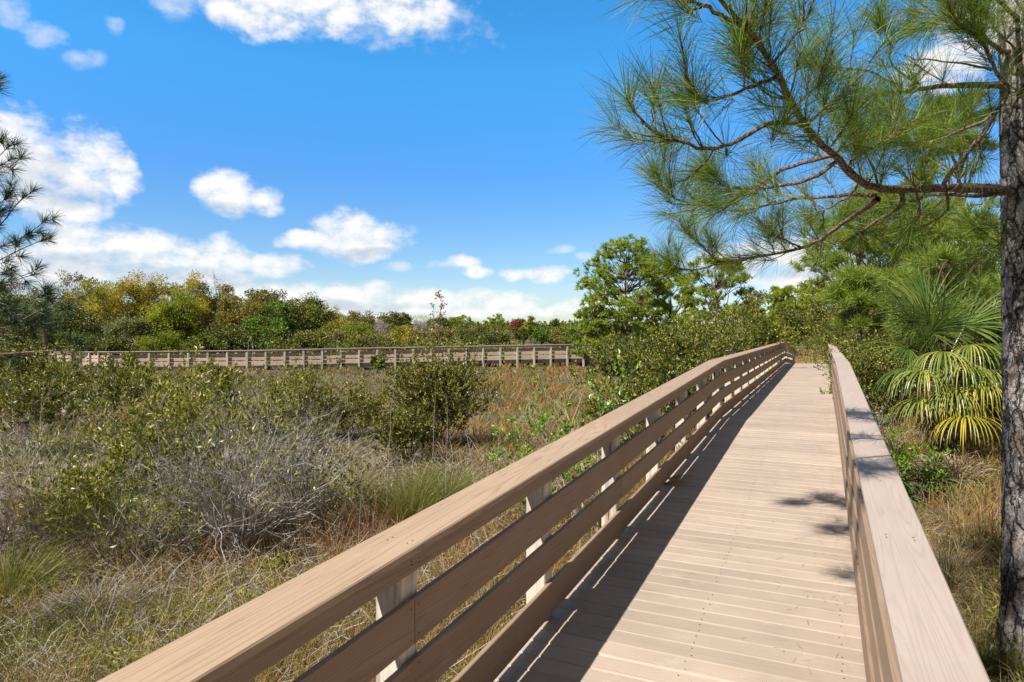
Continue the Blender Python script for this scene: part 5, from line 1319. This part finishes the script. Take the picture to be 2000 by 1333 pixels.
def in_walk(x, y):
    l = lat(x, y); a = alo(x, y)
    return (l > -1.85) & (l < 0.45) & (a < 45.5)


def scatter(n, d0, d1, xr=(-.86, .86), power=1.0):
    u = rng.random(n)
    d = d0 * (d1 / d0) ** (u ** power)
    x = rng.uniform(xr[0], xr[1], n) * d
    y = d
    return x, y


def cover(name, label, mat, n, d0, d1, field, hmin, hmax, w0, clump=18, flat=0.0, droop=(.3, 1.1), xr=(-1.05, .9), power=1.0, spread=.14, wd=.00075):
    nc = n // clump
    cx, cy = scatter(nc, d0, d1, xr, power)
    keep = field(cx, cy) > rng.random(nc)
    cx = cx[keep]; cy = cy[keep]; m = len(cx)
    sc = rng.uniform(.6, 1.3, m)
    x = np.repeat(cx, clump); y = np.repeat(cy, clump); s = np.repeat(sc, clump)
    k = len(x); dist = np.hypot(x, y)
    az = rng.uniform(0, 2 * pi, k); u = rng.random(k) ** .6
    rr = spread * (1 + dist * .02)
    x = x + np.cos(az) * rr * u; y = y + np.sin(az) * rr * u
    ok = ~in_walk(x, y); x = x[ok]; y = y[ok]; s = s[ok]; az = az[ok]; u = u[ok]; dist = dist[ok]; k = len(x)
    l = lat(x, y)
    near_rail = np.exp(-np.minimum(np.abs(l + 2.0), np.abs(l - .6)) / .5)
    P = np.stack([x, y, ground(x, y) - .01], -1)
    out = np.stack([np.cos(az), np.sin(az), np.zeros(k)], -1)
    D = norm(UP * (1 - flat) + out * (u * .55 + flat)[:, None] + rng.normal(size=(k, 3)) * .2)
    D[:, 2] = np.abs(D[:, 2])
    H = rng.uniform(hmin, hmax, k) * s * (1 - .35 * near_rail)
    W = np.maximum(w0, wd * dist) * rng.uniform(.7, 1.25, k)
    mb = MB(); blades(mb, P, D, H, W, norm(out - UP * .8), rng, rng.uniform(droop[0], droop[1], k))
    if flat > 0.5:
        pass
    return tag(mb.build(name, mat), label, 'grass', kind='stuff')


def f_gold(x, y):
    l = lat(x, y); d = np.hypot(x, y)
    rail = np.exp(-((l + 3.0) / 1.5) ** 2)
    meadow = sstep(-.22, .0, x / y) * sstep(9, 14, d)
    right = (l > .4)
    return np.clip((.45 + .45 * sstep(-4.2, -2.8, l)) * rail + .08 * np.exp(-((y - 5.2) / .9) ** 2) * (x < -1) + 0.8 * meadow + .12 * right + .3 * sstep(.5, .62, fbm(x * .3, y * .3 + 7)) , 0, 1)


def f_dry(x, y):
    return np.clip(.35 + .9 * sstep(.4, .6, fbm(x * .5 + 20, y * .5)) * (1 - .75 * (lat(x, y) > .4)), 0, 1)


def f_green(x, y):
    l = lat(x, y); d = np.hypot(x, y)
    nearl = np.exp(-((y - 5.3) / 1.0) ** 2) * (x < -1)
    return np.clip(1.1 * sstep(.47, .62, fbm(x * .42 + 3, y * .42 + 31)) + .5 * nearl + .45 * (l > .4) + .55 * sstep(12, 20, d), 0, 1)


def f_thatch(x, y):
    l = lat(x, y)
    return np.clip((1.0 - .55 * np.exp(-((l + 2.8) / 1.0) ** 2)) * (l < 0) * (.4 + .9 * sstep(.35, .55, fbm(x * .4 + 8, y * .4 + 3))), 0, 1)


def f_straw(x, y):
    l = lat(x, y)
    return (l > .4) * (.35 + .65 * sstep(.4, .6, fbm(x * .8, y * .8)))


cover('thatch', 'grey flattened thatch on the marsh floor', M['thatch'], 175000, 3.2, 20, f_thatch, .10, .34, .0028, clump=14, flat=.75, droop=(.5, 1.6), xr=(-1.1, .2), spread=.22)
cover('dry_grass', 'tan dry grass across the marsh', M['dry'], 135000, 3.6, 70, f_dry, .16, .48, .003, clump=22)
cover('golden_grass', 'golden grass beside the boardwalk and in the meadow', M['gold'], 230000, 3.4, 75, f_gold, .18, .5, .003, clump=20)
cover('green_grass', 'green grass blades between the dry ones', M['greengrass'], 130000, 3.4, 70, f_green, .12, .42, .0032, clump=20)
cover('rusty_grass', 'rusty reddish stems in the grass', M['rustgrass'], 34000, 4.0, 60, lambda x, y: np.clip(.75 * sstep(.5, .62, fbm(x * .6 + 50, y * .6)), 0, 1), .25, .6, .003, clump=12, droop=(.05, .5))
cover('pine_straw', 'reddish pine straw under the near pine', M['straw'], 70000, 3.4, 14, f_straw, .10, .26, .0022, clump=10, flat=.85, droop=(.3, 1.2), xr=(.25, .95), spread=.25)
cover('thatch', 'grey straw litter beside the sunlit railing', M['thatch'], 26000, 3.4, 14, f_straw, .10, .3, .0025, clump=8, flat=.7, droop=(.3, 1.2), xr=(.25, .95), spread=.25)
# loose grey twigs and stems tangled over the marsh floor
mb = MB(); n = 9000
x, y = scatter(n, 4.5, 16, (-.86, .1)); ok = (lat(x, y) < -2.2) & (f_thatch(x, y) > rng.random(n)); x = x[ok]; y = y[ok]; n = len(x)
it = []
az = rng.uniform(0, 2 * pi, n); LL = rng.uniform(.15, .6, n); up = np.abs(rng.normal(.25, .3, n)); gz = ground(x, y)
for i in range(n):
    d = norm([cos(az[i]), sin(az[i]), up[i]]); p = np.array([x[i], y[i], gz[i] + .02])
    it.append((p + d * LL[i] * np.linspace(0, 1, 4)[:, None] + rng.normal(size=(4, 3)) * .02, np.array([.0028, .0024, .002, .0012]) * (1 + .06 * y[i])))
tubes(mb, it, 3)
tag(mb.build('twig_litter', M['greytwig']), 'grey twigs tangled in the thatch', 'twigs', kind='stuff')
mb = MB(); n = 420
a = rng.uniform(2.5, 16, n); l = np.where(rng.random(n) < .6, .17 - np.abs(rng.normal(0, .35, n)), rng.uniform(-1.5, .15, n)); l = np.clip(l, -1.5, .17)
P = np.stack([a * ST + l * CT, a * CT - l * ST, deckz(a) + .004], -1); th = rng.uniform(0, 2 * pi, n)
D = np.stack([np.cos(th), np.sin(th), np.zeros(n)], -1)
leaves(mb, P, D, rng.uniform(.05, .16, n), .0022, rng, 0.0)
tag(mb.build('fallen_needles', M['straw']), 'fallen pine needles on the deck', 'needles', kind='stuff')
# low leafy ground weeds
mb = MB(); n = 26000
x, y = scatter(n, 3.6, 26); ok = (~in_walk(x, y)) & (fbm(x * .9 + 70, y * .9) > .52); x = x[ok]; y = y[ok]; n = len(x)
P = np.stack([x, y, ground(x, y) + rng.uniform(.02, .22, n)], -1)
leaves(mb, P, rdir(rng, n) + UP * .7, rng.uniform(.03, .07, n), rng.uniform(.012, .028, n), rng)
tag(mb.build('weeds', M['lime']), 'small green weeds in the grass', 'weeds', kind='stuff')

# ------------------------------------------------------------------ light, sky, camera
SUNH = np.array([-0.6659, -0.5167]); ELEV = atan(1 / hypot(*SUNH)); AZ = atan2(SUNH[0], SUNH[1])
sun = bpy.data.lights.new('sun', 'SUN'); sun.energy = 4.2; sun.angle = radians(0.53); sun.color = (1.0, 0.965, 0.91)
so = bpy.data.objects.new('sun', sun); COL.objects.link(so)
so.location = (-20, -20, 40)
so.rotation_euler = (pi / 2 - ELEV, 0, -AZ + pi)
# rotate so that -Z points away from the sun
import mathutils
so.rotation_euler = mathutils.Vector((0.6659, 0.5167, -1.0)).to_track_quat('-Z', 'Y').to_euler()

w = bpy.data.worlds.new('World'); scene.world = w; w.use_nodes = True
nt = w.node_tree; nt.nodes.clear()
out = nt.nodes.new('ShaderNodeOutputWorld')
sky = nt.nodes.new('ShaderNodeTexSky'); sky.sky_type = 'NISHITA'; sky.sun_disc = False
sky.sun_elevation = ELEV; sky.sun_rotation = AZ % (2 * pi); sky.altitude = 0; sky.air_density = 1.0; sky.dust_density = 0.0; sky.ozone_density = 2.0
hs = nd(nt, 'ShaderNodeHueSaturation', ins={'Hue': 0.5, 'Saturation': 1.3, 'Value': 1.0, 'Color': sky.outputs[0]})
tc = nt.nodes.new('ShaderNodeTexCoord')
sx = nd(nt, 'ShaderNodeSeparateXYZ', ins={0: tc.outputs['Generated']})
az_ = math_(nt, 'ARCTAN2', sx.outputs[0], sx.outputs[1]); el_ = math_(nt, 'ARCSINE', sx.outputs[2])
elr = ramp(nt, math_(nt, 'DIVIDE', el_, 0.6), [(0.0, (0.34, 0.40, 0.52)), (0.10, (0.45, 0.48, 0.57)), (0.27, (0.46, 0.56, 0.68)), (0.38, (0.44, 0.63, 0.80)), (0.61, (0.50, 0.93, 1.0)), (1.0, (0.55, 1.0, 1.0))])
shaped = mixc(nt, 1.0, hs.outputs[0], elr.outputs[0], 'MULTIPLY')
bg1 = nd(nt, 'ShaderNodeBackground', ins={'Color': shaped, 'Strength': 0.13})
pos = nd(nt, 'ShaderNodeCombineXYZ', ins={0: az_, 1: el_, 2: 0.0})
wob = nd(nt, 'ShaderNodeTexNoise', ins={'Vector': pos.outputs[0], 'Scale': 14.0, 'Detail': 3.0})
wv = nd(nt, 'ShaderNodeVectorMath', operation='MULTIPLY_ADD', ins={0: wob.outputs['Color'], 1: (0.05, 0.03, 0), 2: pos.outputs[0]})
wv = nd(nt, 'ShaderNodeVectorMath', operation='SUBTRACT', ins={0: wv.outputs[0], 1: (0.025, 0.015, 0)})


def ael(px, py):
    return atan((px - 1000) / F), atan((HZ - py) / hypot(F, px - 1000))


def blobs(lst, src):
    cur = None
    for px, py, rx, ry in lst:
        a, e = ael(px, py); k = 1 + ((px - 1000) / F) ** 2
        s = nd(nt, 'ShaderNodeVectorMath', operation='SUBTRACT', ins={0: src, 1: (a, e, 0)})
        m = nd(nt, 'ShaderNodeVectorMath', operation='MULTIPLY', ins={0: s.outputs[0], 1: (F / rx * k, F / ry * k ** .5, 0)})
        l = nd(nt, 'ShaderNodeVectorMath', operation='DOT_PRODUCT', ins={0: m.outputs[0], 1: m.outputs[0]})
        cur = l.outputs['Value'] if cur is None else math_(nt, 'MINIMUM', cur, l.outputs['Value'])
    return cur


CL = [(60, 330, 150, 105), (150, 335, 120, 90), (10, 270, 70, 65), (110, 398, 125, 46), (235, 345, 48, 52),
      (445, 375, 68, 46), (508, 390, 50, 30), (400, 372, 34, 28),
      (690, 478, 125, 34), (745, 466, 75, 36), (600, 470, 68, 22), (680, 440, 70, 36),
      (190, 478, 130, 52), (280, 488, 80, 42), (430, 505, 100, 40), (520, 518, 80, 28), (110, 520, 140, 50), (300, 540, 260, 46), (150, 560, 200, 40),
      (540, 572, 180, 26), (680, 575, 120, 30), (820, 588, 130, 26), (960, 590, 130, 24), (1090, 602, 70, 16), (640, 600, 260, 18), (900, 608, 240, 14),
      (460, 22, 95, 50), (540, 12, 120, 46), (650, 14, 110, 46), (760, 8, 110, 52), (845, 20, 50, 44), (560, -60, 300, 70),
      (905, 515, 36, 15), (930, 532, 34, 15), (1000, 540, 32, 16), (1062, 538, 46, 19),
      (1490, 500, 170, 42), (1560, 540, 120, 40), (1400, 510, 90, 26), (1840, 130, 95, 60), (1930, 40, 120, 70), (1900, 480, 160, 60)]
WISP = [(90, 65, 60, 34), (170, 112, 40, 24), (15, 20, 70, 34), (330, 8, 60, 34), (215, 50, 30, 16), (1090, 487, 34, 12), (1140, 502, 34, 14), (880, 520, 60, 12), (780, 525, 40, 12), (700, 30, 300, 60)]
DARK = [(90, 372, 150, 34), (60, 440, 120, 24), (200, 520, 170, 30), (380, 545, 200, 22), (690, 496, 130, 14), (455, 408, 70, 14), (660, 598, 220, 14), (80, 330, 60, 40), (120, 575, 200, 30), (1500, 530, 160, 20)]
f1 = math_(nt, 'SUBTRACT', 1.0, blobs(CL, wv.outputs[0]))
mpn = nd(nt, 'ShaderNodeMapping', ins={'Vector': pos.outputs[0], 'Scale': (1, 1.5, 1)})
nz = nd(nt, 'ShaderNodeTexNoise', ins={'Vector': mpn.outputs[0], 'Scale': 21.0, 'Detail': 9.0, 'Roughness': 0.58})
mpu = nd(nt, 'ShaderNodeMapping', ins={'Vector': pos.outputs[0], 'Scale': (1, 1.5, 1), 'Location': (0.006, -0.016, 0)})
nzu = nd(nt, 'ShaderNodeTexNoise', ins={'Vector': mpu.outputs[0], 'Scale': 21.0, 'Detail': 6.0, 'Roughness': 0.58})
dn = math_(nt, 'MULTIPLY_ADD', nz.outputs[0], 3.2, -1.62)
c1 = math_(nt, 'ADD', f1, dn)
mask = nd(nt, 'ShaderNodeMapRange', interpolation_type='SMOOTHSTEP', ins={0: c1, 1: -0.25, 2: 1.1, 3: 0.0, 4: 1.0})
f2 = math_(nt, 'SUBTRACT', 1.0, blobs(WISP, wv.outputs[0]))
nw = nd(nt, 'ShaderNodeTexNoise', ins={'Vector': mpn.outputs[0], 'Scale': 26.0, 'Detail': 10.0, 'Roughness': 0.62})
c2 = math_(nt, 'ADD', math_(nt, 'MAXIMUM', f2, -1.2), math_(nt, 'MULTIPLY_ADD', nw.outputs[0], 3.0, -1.5))
mask2 = nd(nt, 'ShaderNodeMapRange', interpolation_type='SMOOTHSTEP', ins={0: c2, 1: 0.0, 2: 1.6, 3: 0.0, 4: 0.55})
mk = math_(nt, 'MAXIMUM', mask.outputs[0], mask2.outputs[0])
# cloud tone: lit billows on top, blue grey undersides
f3 = math_(nt, 'SUBTRACT', 1.0, blobs(DARK, wv.outputs[0]))
dk = nd(nt, 'ShaderNodeMapRange', interpolation_type='SMOOTHSTEP', ins={0: math_(nt, 'ADD', f3, math_(nt, 'MULTIPLY', dn, 0.5)), 1: -0.4, 2: 1.0, 3: 0.0, 4: 0.75})
rel = math_(nt, 'MULTIPLY', math_(nt, 'SUBTRACT', nzu.outputs[0], nz.outputs[0]), 2.6)
tone = math_(nt, 'ADD', dk.outputs[0], rel, clamp=True)
cc = mixc(nt, tone, (1.0, 1.0, 1.0), (0.60, 0.68, 0.79))
bg2 = nd(nt, 'ShaderNodeBackground', ins={'Color': cc, 'Strength': 0.56})
mxs = nd(nt, 'ShaderNodeMixShader', ins={0: mk, 1: bg1.outputs[0], 2: bg2.outputs[0]})
nt.links.new(mxs.outputs[0], out.inputs[0])
# unseen grey cloud added overhead and behind the viewer to neutralise the fill light
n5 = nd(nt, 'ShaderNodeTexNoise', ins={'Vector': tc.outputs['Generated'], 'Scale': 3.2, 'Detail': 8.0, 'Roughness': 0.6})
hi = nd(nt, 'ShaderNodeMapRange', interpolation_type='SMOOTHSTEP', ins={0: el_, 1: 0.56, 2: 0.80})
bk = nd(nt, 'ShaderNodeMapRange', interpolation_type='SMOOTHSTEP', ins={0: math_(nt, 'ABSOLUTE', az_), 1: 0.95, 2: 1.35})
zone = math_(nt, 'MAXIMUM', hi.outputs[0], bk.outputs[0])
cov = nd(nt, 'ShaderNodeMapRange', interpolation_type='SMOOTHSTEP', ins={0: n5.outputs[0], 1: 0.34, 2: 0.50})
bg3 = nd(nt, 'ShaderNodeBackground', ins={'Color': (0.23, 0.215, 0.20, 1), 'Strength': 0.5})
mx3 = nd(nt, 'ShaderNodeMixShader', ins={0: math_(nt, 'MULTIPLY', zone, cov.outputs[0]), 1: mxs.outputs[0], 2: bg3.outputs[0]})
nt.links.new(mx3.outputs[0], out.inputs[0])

cam = bpy.data.cameras.new('camera'); co = bpy.data.objects.new('camera', cam); COL.objects.link(co)
cam.sensor_width = 36.0; cam.lens = 36.0 * F / 2000.0; cam.clip_start = 0.05; cam.clip_end = 5000
cam.shift_y = -(666.5 - HZ) / 2000.0
co.location = (0, 0, CZ); co.rotation_euler = (pi / 2, 0, 0)
scene.camera = co
scene.view_settings.view_transform = 'Standard'; scene.view_settings.look = 'None'
scene.view_settings.exposure = 0.85; scene.view_settings.gamma = 1.0
scene.render.engine = 'CYCLES'
scene.cycles.max_bounces = 6; scene.cycles.transparent_max_bounces = 4
scene.cycles.use_denoising = True
